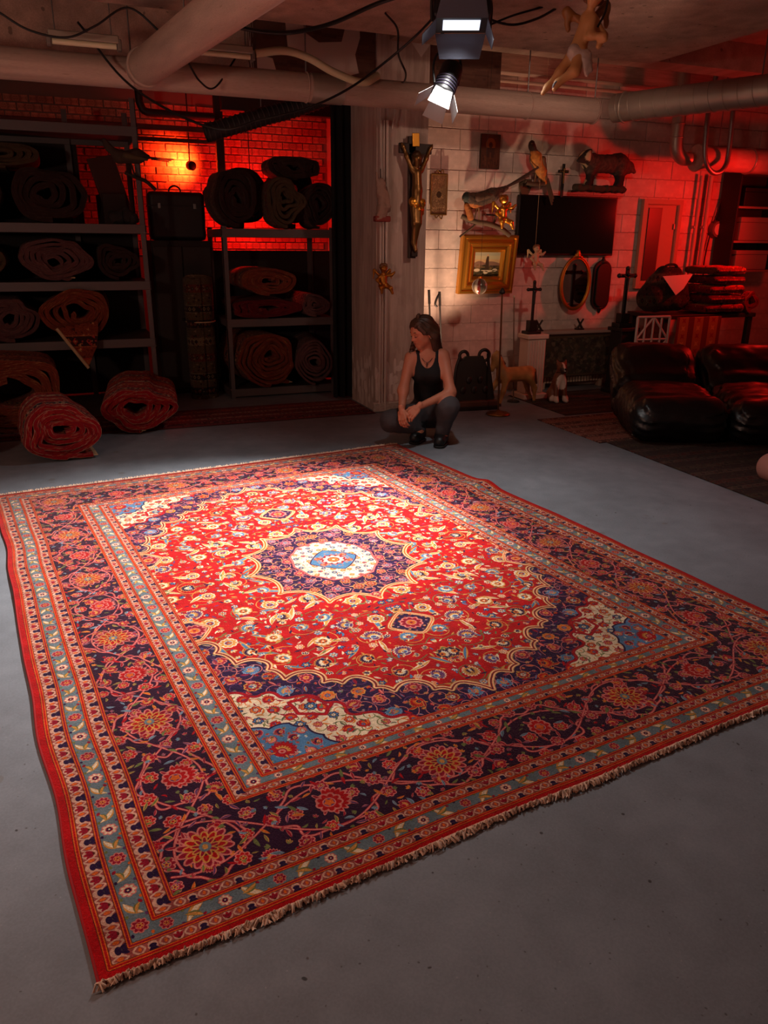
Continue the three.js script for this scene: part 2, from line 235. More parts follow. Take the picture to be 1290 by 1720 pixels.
  g.fillStyle = C('blue'); g.fill(blueP); outline(blueP, [[0.008, 'navy']]);
  g.save(); g.clip(blueP); const inB = (x, y) => inside(blueQ, x, y) && near(blueQ, x, y) > 0.018;
  scatter(inB, 0.05, 8000, (x, y, i) => palmette(x, y, 0.024, rnd() * 6, [['crimson', 'pink', 'gold', 'cream'], ['pink', 'crimson', 'navy', 'gold']][i % 2]));
  scatter(inB, 0.024, 14000, (x, y, i) => bud(x, y, 0.011, rnd() * 6, [['pink', 'crimson', 'green'], ['gold', 'navy', 'green'], ['sky', 'cream', 'green']][i % 3]));
  palmette(0.845, 1.40, 0.05, -0.75, ['crimson', 'red', 'gold', 'pink']); g.restore();
  g.restore();

  // borders: distance bands measured from the edge, on the long side (x) and the short side (y)
  const bandsW = [0, 0.03, 0.085, 0.155, 0.21, 0.47, 0.515, 0.585, 0.63], bandsL = [0, 0.03, 0.07, 0.125, 0.165, 0.435, 0.468, 0.508, 0.54];
  const grounds = ['red', 'rose', 'steel', 'rose', 'dark', 'rose', 'steel', 'rose'];
  const frame = (i0, i1, col) => { const a = hw - bandsW[i0], b = hl - bandsL[i0], c = hw - bandsW[i1], d = hl - bandsL[i1]; g.fillStyle = C(col); g.beginPath(); g.moveTo(0, b); g.lineTo(a, b); g.lineTo(a, 0); g.lineTo(c, 0); g.lineTo(c, d); g.lineTo(0, d); g.fill(); };
  grounds.forEach((c, i) => frame(i, i + 1, c));
  // main border: meander vine and blooms
  const mx = hw - 0.34, my = hl - 0.30, span = 0.115;
  g.save(); g.beginPath(); g.moveTo(0, hl - 0.165); g.lineTo(hw - 0.21, hl - 0.165); g.lineTo(hw - 0.21, 0); g.lineTo(hw - 0.47, 0); g.lineTo(hw - 0.47, hl - 0.435); g.lineTo(0, hl - 0.435); g.clip();
  const inMain = (x, y) => (x > hw - 0.465 && x < hw - 0.215 && y < hl - 0.17) || (y > hl - 0.43 && y < hl - 0.17 && x < hw - 0.215);
  const blooms = []; for (let i = 0; i < 5; i++) blooms.push([mx, i * 0.341, i % 2, 0]); for (let i = 0; i < 3; i++) blooms.push([i * 0.405, my, i % 2, 1]); blooms.push([mx, my, 1, 2]);
  for (const [x, y, k, side] of blooms) {   // vine ring around each bloom, open and lobed
    const o = []; for (let i = 0; i <= 90; i++) { const t = i / 90 * Math.PI * 2, q = 1 + 0.10 * Math.cos(t * (k ? 4 : 6)) + 0.05 * Math.sin(t * 9); const a = side === 0 ? 0.112 : 0.168, b = side === 0 ? 0.135 : 0.108; o.push([x + Math.cos(t) * (side === 2 ? 0.115 : a) * q, y + Math.sin(t) * (side === 2 ? 0.115 : b) * q]); }
    stroke(o, 0.0105, 'crimson'); stroke(o, 0.0065, 'pink');
  }
  for (let s = 0; s < 2; s++) { const a = [], b = []; const n = s ? 60 : 80, len = s ? 1.3 : 1.75, per = s ? 0.405 : 0.341; for (let i = 0; i <= n; i++) { const t = i / n * len, w = Math.sin((t / per + 0.5) * Math.PI) * 0.105; s ? (a.push([t, my + w]), b.push([t, my - w * 0.8])) : (a.push([mx + w, t]), b.push([mx - w * 0.8, t])); } for (const q of [a, b]) { stroke(q, 0.009, 'crimson'); stroke(q, 0.0055, 'pink'); } }
  const all = (seedGap, n, fn) => { const got = []; for (let t = 0; t < n; t++) { const x = rr(0, hw), y = rr(0, hl); if (!inMain(x, y) || blooms.some((b) => Math.hypot(b[0] - x, b[1] - y) < 0.062) || got.some((q) => Math.hypot(q[0] - x, q[1] - y) < seedGap)) continue; got.push([x, y]); fn(x, y, got.length); } };
  all(0.072, 6000, (x, y, i) => i % 3 ? rosette(x, y, rr(0.02, 0.027), [['gold', 'crimson', 'pink', 'orange'], ['pink', 'crimson', 'plum', 'gold'], ['pink', 'red', 'brown', 'gold']][i % 3], 8, rnd()) : palmette(x, y, rr(0.026, 0.034), rnd() * 6, ['pink', 'crimson', 'gold', 'red']));
  all(0.027, 16000, (x, y, i) => { const c = [['gold', 'green'], ['pink', 'crimson'], ['gold', 'orange'], ['sky', 'steel'], ['crimson', 'red'], ['green', 'green'], ['pink', 'plum']][i % 7]; i % 3 === 0 ? bud(x, y, rr(0.010, 0.015), rnd() * 6, [c[0], c[1], 'green']) : leaf(x, y, rr(0.022, 0.044), rnd() * 6, rr(-0.008, 0.008), c, 0.26); });
  for (const [x, y, k] of blooms) { if (k) { petals(x, y, 0.082, 14, 0.17, C('pink'), 0.1, 0.72); petals(x, y, 0.076, 14, 0.11, C('crimson'), 0.1, 0.74); petals(x, y, 0.062, 12, 0.2, C('gold'), 0.3, 0.66); petals(x, y, 0.056, 12, 0.13, C('red'), 0.3, 0.68); ellipse(x, y, 0.034, 0.034, 0, C('brown')); petals(x, y, 0.042, 9, 0.2, C('gold'), 0.3, 0.6); petals(x, y, 0.036, 9, 0.12, C('crimson'), 0.3, 0.62); ellipse(x, y, 0.017, 0.019, 0, C('steel')); ellipse(x, y, 0.008, 0.010, 0, C('gold')); } else { palmette(x, y - 0.004, 0.066, -Math.PI / 2, ['pink', 'red', 'crimson', 'plum']); rosette(x, y, 0.04, ['pink', 'red', 'plum', 'orange'], 9); ellipse(x, y, 0.014, 0.011, 0, C('orange')); } }
  g.restore();
  // guard stripes
  const side = (i, draw) => {   // run along one band on both legs: draw(along, half width) in a frame whose x runs along the band
    const cw = hw - (bandsW[i] + bandsW[i + 1]) / 2, cl = hl - (bandsL[i] + bandsL[i + 1]) / 2, wW = (bandsW[i + 1] - bandsW[i]) / 2, wL = (bandsL[i + 1] - bandsL[i]) / 2;
    g.save(); g.beginPath(); g.rect(hw - bandsW[i + 1], 0, wW * 2, hl - bandsL[i]); g.clip(); g.translate(cw, 0); g.rotate(Math.PI / 2); draw(cl + wL, wW, 0); g.restore();
    g.save(); g.beginPath(); g.rect(0, hl - bandsL[i + 1], hw - bandsW[i + 1], wL * 2); g.clip(); g.translate(0, cl); draw(cw - wW, wL, 1); g.restore();
  };
  for (const i of [1, 3, 5, 7]) side(i, (len, w, s) => {
    const step = s ? 0.062 : 0.05; let n = 0;
    for (let x = step / 2; x < len + step; x += step, n++) {
      stroke([[x - step * 0.5, w * 0.7], [x - step * 0.2, w * 0.1], [x - step * 0.35, -w * 0.4], [x - step * 0.5, -w * 0.75]], 0.0052, 'shell');
      stroke([[x - step * 0.5, w * 0.7], [x - step * 0.75, w * 0.15], [x - step * 0.6, -w * 0.4], [x - step * 0.5, -w * 0.75]], 0.0052, 'shell');
      ellipse(x, 0, w * 0.64, w * 0.72, 0, C('shell')); bud(x, w * 0.25, w * 0.84, n % 2 ? 0 : Math.PI, n % 2 ? ['crimson', 'red', 'brown'] : ['navy', 'navy', 'green']); ellipse(x, 0, w * 0.45, w * 0.3, 0, C(n % 2 ? 'crimson' : 'navy')); ellipse(x - step / 2, 0, w * 0.2, w * 0.3, 0, C('orange'));
    }
  });
  for (const i of [2, 6]) side(i, (len, w, s) => {
    const step = s ? 0.15 : 0.125; let n = 0;
    for (let x = 0; x < len + step; x += step / 2, n++) {
      if (n % 2 === 0) { rosette(x, 0, w * 0.62, n % 4 ? ['pink', 'crimson', 'red', 'gold'] : ['pink', 'cream', 'crimson', 'navy'], 8); }
      else { g.save(); g.translate(x, 0); g.scale(1, n % 4 === 1 ? 1 : -1); leaf(0, 0, step * 0.52, 0.75, w * 0.35, ['gold', 'cream'], 0.24); leaf(step * 0.05, w * 0.3, step * 0.32, -0.4, w * 0.2, ['green', 'gold'], 0.3); ellipse(-step * 0.12, w * 0.55, w * 0.2, w * 0.14, 0.5, C('crimson')); g.restore(); }
      ellipse(x + step * 0.25, w * 0.7, w * 0.16, w * 0.12, 0, C(n % 2 ? 'plum' : 'orange')); ellipse(x + step * 0.2, -w * 0.65, w * 0.16, w * 0.12, 0, C(n % 3 ? 'green' : 'navy'));
    }
  });
  // dividing lines
  bandsW.forEach((b, i) => { if (!i) return; const P = new Path2D(); P.moveTo(0, hl - bandsL[i]); P.lineTo(hw - b, hl - bandsL[i]); P.lineTo(hw - b, 0); outline(P, [[0.015, 'brown'], [0.0115, 'orange'], [0.005, i % 2 ? 'red' : 'crimson']]); });
  // knots: fine uneven dye and pile grain
  g.setTransform(1, 0, 0, 1, 0, 0);
  const im = g.getImageData(0, 0, W, H), d = im.data, n1 = vnoise(11), n2 = vnoise(12);
  for (let y = 0; y < H; y++) { const row = 0.05 * n2(y * 0.03, 5); for (let x = 0; x < W; x++) { const q = (y * W + x) * 4, k = 1 + 0.13 * n1(x * 0.42, y * 0.5) + 0.07 * n1(x * 0.045, y * 0.02, 9) + row; d[q] = Math.min(255, d[q] * k + 3 * (k - 0.9)); d[q + 1] = Math.min(255, d[q + 1] * k); d[q + 2] = Math.min(255, d[q + 2] * k); } }
  g.putImageData(im, 0, 0);
}
const rugTex = canvas(Math.round(RUG.w / 2 * S), Math.round(RUG.l / 2 * S), rugArt, { clamp: true, noflip: true });
const pileBump = canvas(512, 512, (g, w, h) => { const im = g.createImageData(w, h), n = vnoise(21); for (let i = 0; i < w * h; i++) { const x = i % w, y = (i / w) | 0, v = 128 + 70 * n(x * 0.5, y * 0.5) + 50 * n(x * 0.11, y * 0.11, 3); im.data.set([v, v, v, 255], i * 4); } g.putImageData(im, 0, 0); }, { data: true, repeat: [5, 6.5] });
const rugMat = new THREE.MeshPhysicalMaterial({ map: rugTex, roughness: 0.95, bumpMap: pileBump, bumpScale: 0.0025, sheen: 0.8, sheenRoughness: 0.55, specularIntensity: 0.15 });
rugMat.sheenColor.setRGB(1.0, 0.80, 0.68);
function rugWave(x, z) {   // how the loose edges lie: [sideways, height]
  const e = Math.pow(Math.abs(x) / (RUG.w / 2), 6), s = Math.sign(x);
  return [s * e * (0.014 * Math.sin(z * 1.7 + (x > 0 ? 2 : 0.4)) + 0.008 * nz(z * 3.1, x > 0 ? 4 : 9)), e * Math.max(0, 0.004 * nz(z * 2.6, x > 0 ? 17 : 31)) + (x > 0 ? e * 0.028 * Math.exp(-(((z + 0.72) / 0.10) ** 2)) : 0)];
}
{
  const root = thing('persian_carpet', 'huge red Persian carpet with white medallion spread across the floor', 'carpet', [RUG.x, 0, RUG.z], RUG.turn);
  const nx = 60, ny = 80, hw = RUG.w / 2, hl = RUG.l / 2, P = [], U = [], I = [], T = 0.0065;
  for (let j = 0; j <= ny; j++) for (let i = 0; i <= nx; i++) {
    const x = (i / nx * 2 - 1) * hw, z = (j / ny * 2 - 1) * hl, [dx, dy] = rugWave(x, z), ez = Math.pow(Math.abs(z) / hl, 8) * (0.010 * nz(x * 2.3, z > 0 ? 2 : 6));
    P.push(x + dx, T + dy + 0.0015 * nz(x * 6, z * 6), z + ez); U.push(Math.abs(x) / hw, Math.abs(z) / hl);
  }
  for (let j = 0; j < ny; j++) for (let i = 0; i < nx; i++) { const a = j * (nx + 1) + i, b = a + nx + 1; I.push(a, b, a + 1, a + 1, b, b + 1); }
  const ring = []; for (let i = 0; i < nx; i++) ring.push(ny * (nx + 1) + i); for (let j = ny; j > 0; j--) ring.push(j * (nx + 1) + nx); for (let i = nx; i > 0; i--) ring.push(i); for (let j = 0; j < ny; j++) ring.push(j * (nx + 1));
  const base = P.length / 3; for (const r of ring) { P.push(P[3 * r], P[3 * r + 1], P[3 * r + 2], P[3 * r], 0.001, P[3 * r + 2]); U.push(U[2 * r], U[2 * r + 1], U[2 * r], U[2 * r + 1]); }
  ring.forEach((r, i) => { const a = base + 2 * i, b = base + 2 * ((i + 1) % ring.length); I.push(a, a + 1, b, b, a + 1, b + 1); });
  const g = new THREE.BufferGeometry(); g.setAttribute('position', new THREE.Float32BufferAttribute(P, 3)); g.setAttribute('uv', new THREE.Float32BufferAttribute(U, 2)); g.setIndex(I); g.computeVertexNormals();
  part(root, 'pile', g, rugMat);
  const sel = M(150, 12, 16, 0.95);
  for (const s of [-1, 1]) { const p = []; for (let j = 0; j <= 60; j++) { const z = (j / 60 * 2 - 1) * hl, [dx, dy] = rugWave(s * hw, z); p.push([s * hw + dx, 0.0045 + dy, z]); } part(root, 'selvage', tube(p, 0.0042, 120, 6), sel, null, null, 'red overcast side edge'); }
  for (const s of [-1, 1]) {   // knotted warp ends
    const fp = [], fi = []; const n = 1300;
    for (let i = 0; i < n; i++) {
      const x = ((i + rnd()) / n * 2 - 1) * hw, len = rr(0.008, 0.024) * (1 + 0.35 * nz(x * 7, s)), z0 = s * (hl - 0.004 + Math.pow(1, 8) * 0.010 * nz(x * 2.3, s > 0 ? 2 : 6) * s), a = rr(-0.8, 0.8), w = rr(0.002, 0.0045);
      const b = fp.length / 3, y1 = rr(0.004, 0.02), m = 0.55;
      const pts = [[x, 0.008, z0], [x + Math.sin(a) * len * m, y1, z0 + s * Math.cos(a) * len * m], [x + Math.sin(a * 1.5) * len, rr(0.002, 0.007), z0 + s * Math.cos(a) * len]];
      pts.forEach((q, k) => { const ww = w * (k === 2 ? 1.3 : 1); fp.push(q[0] - ww, q[1], q[2], q[0] + ww, q[1], q[2], q[0], q[1] + 0.004, q[2]); });
      for (let k = 0; k < 2; k++) { const o = b + k * 3; fi.push(o, o + 3, o + 2, o + 2, o + 3, o + 5, o + 2, o + 5, o + 1, o + 1, o + 5, o + 4); }
    }
    const fg = new THREE.BufferGeometry(); fg.setAttribute('position', new THREE.Float32BufferAttribute(fp, 3)); fg.setIndex(fi); fg.computeVertexNormals();
    const f = part(root, 'fringe', fg, M(230, 194, 170, 0.95), null, null, 'short cream knotted fringe'); f.userData.kind = 'stuff';
  }
}
// ---------------------------------------------------------------- surfaces
function planar(g, a, b, s) { const p = g.attributes.position, uv = new Float32Array(p.count * 2), n = g.attributes.normal; for (let i = 0; i < p.count; i++) { const c = [p.getX(i), p.getY(i), p.getZ(i)]; uv[2 * i] = c[a] / s; uv[2 * i + 1] = c[b] / s; } g.setAttribute('uv', new THREE.BufferAttribute(uv, 2)); return g; }
function mottled(w, base, amp, sc, spots, sd) { return canvas(w, w, (g) => { const im = g.createImageData(w, w), n = vnoise(sd), q = vnoise(sd + 1); for (let y = 0; y < w; y++) for (let x = 0; x < w; x++) { const k = 1 + amp * (0.5 * n(x * sc, y * sc) + 0.35 * n(x * sc * 4, y * sc * 4, 2) + 0.3 * q(x * 0.35, y * 0.35)), o = (y * w + x) * 4; im.data.set([base[0] * k, base[1] * k, base[2] * k, 255], o); } g.putImageData(im, 0, 0); for (const [n2, col, r0, r1] of spots) for (let i = 0; i < n2; i++) { g.fillStyle = col; g.beginPath(); const x = rnd() * w, y = rnd() * w, r = rr(r0, r1); g.ellipse(x, y, r, r * rr(0.4, 1), rnd() * 3, 0, 7); g.fill(); } }, { mirror: true }); }
const floorTex = mottled(2048, [122, 127, 134], 0.11, 0.006, [[900, 'rgba(60,54,52,0.55)', 0.8, 2.4], [60, 'rgba(46,40,38,0.75)', 2, 5], [700, 'rgba(190,186,184,0.4)', 0.6, 1.6], [10, 'rgba(94,84,70,0.22)', 10, 24], [6, 'rgba(214,208,204,0.7)', 2, 5]], 40);
const floorMat = new THREE.MeshPhysicalMaterial({ map: floorTex, roughness: 0.62, bumpMap: floorTex, bumpScale: 0.0015, specularIntensity: 0.5 });
const plasterTex = mottled(1024, [196, 178, 168], 0.14, 0.006, [[160, 'rgba(120,96,84,0.35)', 1, 5], [30, 'rgba(226,214,206,0.5)', 3, 14]], 50);
const plaster = new THREE.MeshPhysicalMaterial({ map: plasterTex, roughness: 0.9, bumpMap: plasterTex, bumpScale: 0.004 });
const whitePaint = [0, 1, 2, 3].map((i) => { const m = new THREE.MeshPhysicalMaterial({ map: plasterTex, roughness: 0.82, bumpMap: plasterTex, bumpScale: 0.003 }); m.color.setRGB(...[[1, 1, 1], [0.95, 0.94, 0.93], [0.9, 0.88, 0.86], [1, 0.97, 0.94]][i]); return m; });
const ceilTex = mottled(1024, [166, 138, 122], 0.22, 0.008, [[90, 'rgba(60,44,36,0.4)', 2, 9], [40, 'rgba(170,150,138,0.35)', 4, 20]], 60);
const ceilMat = new THREE.MeshPhysicalMaterial({ map: ceilTex, roughness: 0.95, bumpMap: ceilTex, bumpScale: 0.004 });
const darkWall = M(66, 50, 44, 0.95), mortarWhite = M(166, 150, 140, 0.95), mortarRed = M(120, 100, 92, 0.95);
const duct = new THREE.MeshPhysicalMaterial({ map: plasterTex, roughness: 0.75 }); duct.color.setRGB(0.80, 0.70, 0.64);
const steel = M(150, 148, 146, 0.38, { metalness: 0.85 }), galv = M(176, 164, 150, 0.42, { metalness: 0.6 }), black = M(16, 15, 16, 0.55), iron = M(24, 20, 18, 0.6), blackRubber = M(14, 12, 12, 0.5);

struct('floor', planar(bx(13.4, 0.1, 13.8, 2.5, -0.05, -3.6), 0, 2, 3), floorMat, null, 'smooth grey painted concrete floor with specks');
{ // ceiling: lower slab over the room, channel behind and to the right
  const c = new THREE.Group(); c.name = 'ceiling'; c.userData = { kind: 'structure', label: 'low concrete ceiling slab with deeper channel behind', category: 'ceiling' }; scene.add(c);
  part(c, 'slab', planar(bx(8.95, 0.4, 9.2, 0.375, 3.25, -1.45), 0, 2, 2.2), ceilMat);
  part(c, 'upper_ceiling', planar(bx(13.4, 0.1, 13.8, 2.5, 3.5, -3.6), 0, 2, 2.2), ceilMat);
  part(c, 'cross_beam', planar(bx(1.2, 0.32, 2.6, 6.6, 3.3, -4.4), 0, 2, 2.2), ceilMat);
  part(c, 'cross_beam', planar(bx(5.8, 0.24, 0.28, 5.7, 3.33, -6.75), 0, 1, 2.2), ceilMat);
}
struct('wall_left', planar(bx(0.2, 3.5, 13.8, -4.1, 1.75, -3.6), 2, 1, 2), plaster, null, 'plastered wall beyond the shelves');
struct('wall_right', planar(bx(0.2, 3.5, 13.8, 9.1, 1.75, -3.6), 2, 1, 2), plaster, null, 'plastered wall beyond the sofa');
struct('wall_front', planar(bx(13.4, 3.5, 0.2, 2.5, 1.75, 3.2), 0, 1, 2), plaster, null, 'plastered wall facing the back wall');
{ // back wall of painted blocks, each block a mesh
  const w = struct('wall_back', bx(5.75, 3.5, 2.6, 6.145, 1.75, -9.012), mortarWhite, null, 'white painted block wall hung with curiosities');
  const bw = 0.42, bh = 0.192, g0 = [0, 1, 2].map((i) => planar(box(bw - 0.007, bh - 0.006, 0.02, 0.004), 0, 1, 1).translate(0, 0, 0));
  const gl = planar(box(bw - 0.002, bh - 0.002, 0.02, 0.002), 0, 1, 1), gh = planar(box(bw / 2 - 0.009, bh - 0.008, 0.02, 0.005), 0, 1, 1);
  for (let j = 0; j < 18; j++) for (let i = 0; i < 14; i++) {
    const x = 3.28 + (i + 0.5) * bw - (j % 2 ? bw / 2 : 0), y = (j + 0.5) * bh;
    if (x - bw / 2 < 3.1) { part(w, 'block', gh, whitePaint[(i + j) % 4], [3.28 + bw / 4, y, -7.7085]); continue; }
    if (x + bw / 2 > 9.0) continue;
    part(w, 'block', j < 7 ? gl : g0[0], whitePaint[Math.floor(rnd() * 4)], [x, y, -7.7085 + rr(-0.0015, 0.0015)], [0, rr(-0.003, 0.003), 0]);
  }
}
{ // alcove wall of bare brick
  const w = struct('wall_alcove', planar(bx(7.4, 3.5, 0.2, -0.4, 1.75, -10.22), 0, 1, 2), mortarRed, null, 'bare brick wall of storage alcove in red light');
  const bt = mottled(256, [170, 120, 100], 0.4, 0.03, [[40, 'rgba(90,60,50,0.5)', 1, 5]], 70);
  const bm = [[1, 1, 1], [0.82, 0.78, 0.76], [1.0, 0.9, 0.84], [0.7, 0.62, 0.6]].map((c) => { const m = new THREE.MeshPhysicalMaterial({ map: bt, roughness: 0.95, bumpMap: bt, bumpScale: 0.004 }); m.color.setRGB(...c); return m; });
  const bw = 0.256, bh = 0.083, g = planar(box(bw - 0.012, bh - 0.012, 0.03, 0.004), 0, 1, 0.3);
  for (let j = 0; j < 20; j++) for (let i = 0; i < 15; i++) part(w, 'brick', g, bm[Math.floor(rnd() * 4)], [-0.5 + (i + 0.5) * bw - (j % 2 ? bw / 2 : 0), 1.42 + (j + 0.5) * bh, -10.122 + rr(-0.006, 0.006)]);
}
{ // column with flaking plaster
  const t = canvas(512, 1024, (g, w, h) => { g.fillStyle = 'rgb(188,170,160)'; g.fillRect(0, 0, w, h); for (let i = 0; i < 420; i++) { g.fillStyle = `rgba(${[[214, 202, 194], [160, 140, 130], [140, 118, 108]][i % 3]},0.16)`; g.beginPath(); g.ellipse(rnd() * w, rnd() * h, rr(4, 50), rr(8, 120), 0, 0, 7); g.fill(); } g.fillStyle = 'rgba(222,212,206,0.85)'; g.beginPath(); g.moveTo(150, 0); g.lineTo(330, 0); g.lineTo(310, 60); g.lineTo(230, 90); g.lineTo(140, 60); g.fill(); for (let i = 0; i < 40; i++) { g.fillStyle = 'rgba(226,216,208,0.7)'; g.beginPath(); g.ellipse(rr(0, w), rr(h * 0.86, h), rr(6, 40), rr(8, 30), 0, 0, 7); g.fill(); } });
  const m = new THREE.MeshPhysicalMaterial({ map: t, roughness: 0.88, bumpMap: t, bumpScale: 0.004 });
  const s = new THREE.Shape(); for (const [i, q] of [[-0.25, 0.33], [0.255, 0.33], [0.255, -0.36], [0.24, -0.375], [-0.235, -0.375], [-0.25, -0.36]].entries()) i ? s.lineTo(...q) : s.moveTo(...q);
  const g = new THREE.ExtrudeGeometry(s, { depth: 3.45, bevelEnabled: false, steps: 1 }).rotateX(-Math.PI / 2).rotateY(Math.PI);
  const p = g.attributes.position; const uv = g.attributes.uv; for (let i = 0; i < p.count; i++) uv.setXY(i, (p.getX(i) + p.getZ(i)) / 0.52 + 0.5, p.getY(i) / 3.45);
  const c = struct('column', g.translate(3.01, 0, -7.4).translate(0, 0, 0), m, null, 'square white plastered column beside the black curtain'); c.userData.category = 'column';
  part(c, 'plinth', box(0.56, 0.10, 0.06, 0.02), m, [3.0, 0.05, -7.05]);
  for (const [x, r] of [[2.782, 0.011], [2.81, 0.008], [2.842, 0.014]]) part(c, 'conduit', bar([x, 0.02, -7.03], [x, 2.62, -7.03], r), plaster);
  part(c, 'cable', tube([[2.76, 2.9, -6.99], [2.755, 2.5, -6.985], [2.765, 2.2, -6.99], [2.75, 2.0, -6.99]], 0.006, 30, 6), plaster);
  part(c, 'cable', tube([[2.90, 2.95, -6.99], [2.895, 2.7, -6.985], [2.87, 2.55, -6.99]], 0.007, 20, 6), plaster);
}
{ // flaking beam above the column
  const t = canvas(1024, 256, (g, w, h) => { g.fillStyle = 'rgb(92,62,50)'; g.fillRect(0, 0, w, h); for (let i = 0; i < 300; i++) { g.fillStyle = `rgba(${[[70, 44, 34], [120, 86, 70], [50, 34, 28]][i % 3]},0.3)`; g.fillRect(rnd() * w, rnd() * h, rr(5, 70), rr(2, 16)); } g.fillStyle = 'rgb(196,180,168)'; const sh = (p) => { g.beginPath(); p.forEach((q, i) => i ? g.lineTo(q[0], q[1]) : g.moveTo(q[0], q[1])); g.fill(); }; sh([[110, 30], [175, 15], [185, 90], [240, 120], [330, 110], [350, 40], [400, 20], [405, 90], [385, 150], [400, 215], [330, 235], [230, 200], [120, 170]]); sh([[520, 140], [590, 130], [610, 250], [520, 256]]); sh([[640, 20], [700, 30], [690, 110], [655, 120]]); sh([[0, 180], [60, 190], [80, 256], [0, 256]]); });
  const m = new THREE.MeshPhysicalMaterial({ map: t, roughness: 0.95, bumpMap: t, bumpScale: 0.006 });
  const g = bx(2.3, 0.55, 0.3, 0, 0, 0); const b = struct('trim_1', g, m, [2.85, 3.17, -7.25], 'brown beam with flaking white paint above the column'); b.userData.category = 'beam';
  const u = struct('trim_2', bx(5.4, 0.30, 0.16, 0, 0, 0), ceilMat, [6.3, 3.35, -7.62], 'shadowed ledge along the top of the block wall'); u.userData.category = 'ledge';
}

{ const u = struct('trim_3', planar(bx(6.7, 0.58, 0.18, 0, 0, 0), 0, 1, 2.2), ceilMat, [-0.62, 3.17, -7.75], 'added beam over the alcove opening, blocking red light'); u.userData.category = 'beam'; }  // added beam, keeps the red alcove light off the ceiling
// ---------------------------------------------------------------- pipes, ducts and cables under the ceiling
{
  const d = thing('ventilation_duct', 'long cream painted round duct running under ceiling along back wall', 'duct', [1.04, 2.735, -6.5]);
  const gg = new THREE.CylinderGeometry(0.102, 0.102, 7.18, 40, 1, true).rotateZ(Math.PI / 2);
  part(d, 'pipe', gg, duct); part(d, 'metal_sleeve', new THREE.CylinderGeometry(0.106, 0.106, 0.26, 36).rotateZ(Math.PI / 2), galv, [1.06, 0, 0], null, 'bare metal sleeve');
  for (const x of [-2.4, -0.4, 0.9, 2.9, 3.6]) { part(d, 'clamp_band', new THREE.TorusGeometry(0.104, 0.006, 6, 36).rotateY(Math.PI / 2), duct, [x, 0, 0]); part(d, 'hanger_rod', bar([x, 0.1, 0], [x, 0.7, 0], 0.006), steel); }
  const e = thing('ventilation_duct', 'cream painted duct branching towards the viewer under the ceiling', 'duct', [0.70, 2.74, -6.36]);
  part(e, 'pipe', bar([0, 0, 0], [0.75, 0.02, 5.2], 0.118, 0.118, 40), duct); for (const k of [0.2, 0.55, 0.85]) part(e, 'hanger_rod', bar([0.75 * k, 0.1, 5.2 * k], [0.75 * k, 0.31, 5.2 * k], 0.006), steel);
  part(e, 'collar', new THREE.TorusGeometry(0.12, 0.012, 8, 36), duct, [0.01, 0, 0.1], [0, 0.14, 0]);
  const f = thing('spiral_duct', 'bare galvanised spiral duct running to the right under ceiling', 'duct', [4.715, 2.735, -6.30]);
  const A = [0, 0, 0], B = [1.75, 0.02, 3.7], L = Math.hypot(...B); part(f, 'pipe', bar(A, B, 0.115, 0.115, 40), galv);
  part(f, 'end_collar', new THREE.TorusGeometry(0.116, 0.010, 8, 32), galv, [0.04, 0, 0.085], [0, 0.442, 0]);
  const pts = []; for (let i = 0; i <= 900; i++) { const t = i / 900, a = t * L / 0.115 * 2 * Math.PI; pts.push([B[0] * t + Math.cos(a) * 0.1155 * B[2] / L, B[1] * t + Math.sin(a) * 0.1155, B[2] * t - Math.cos(a) * 0.1155 * B[0] / L]); }
  part(f, 'seam', tube(pts, 0.0035, 1800, 4), galv); for (const k of [0.3, 0.7]) part(f, 'hanger_rod', bar([B[0] * k, 0.1, B[2] * k], [B[0] * k, 0.7, B[2] * k], 0.006), steel);
}
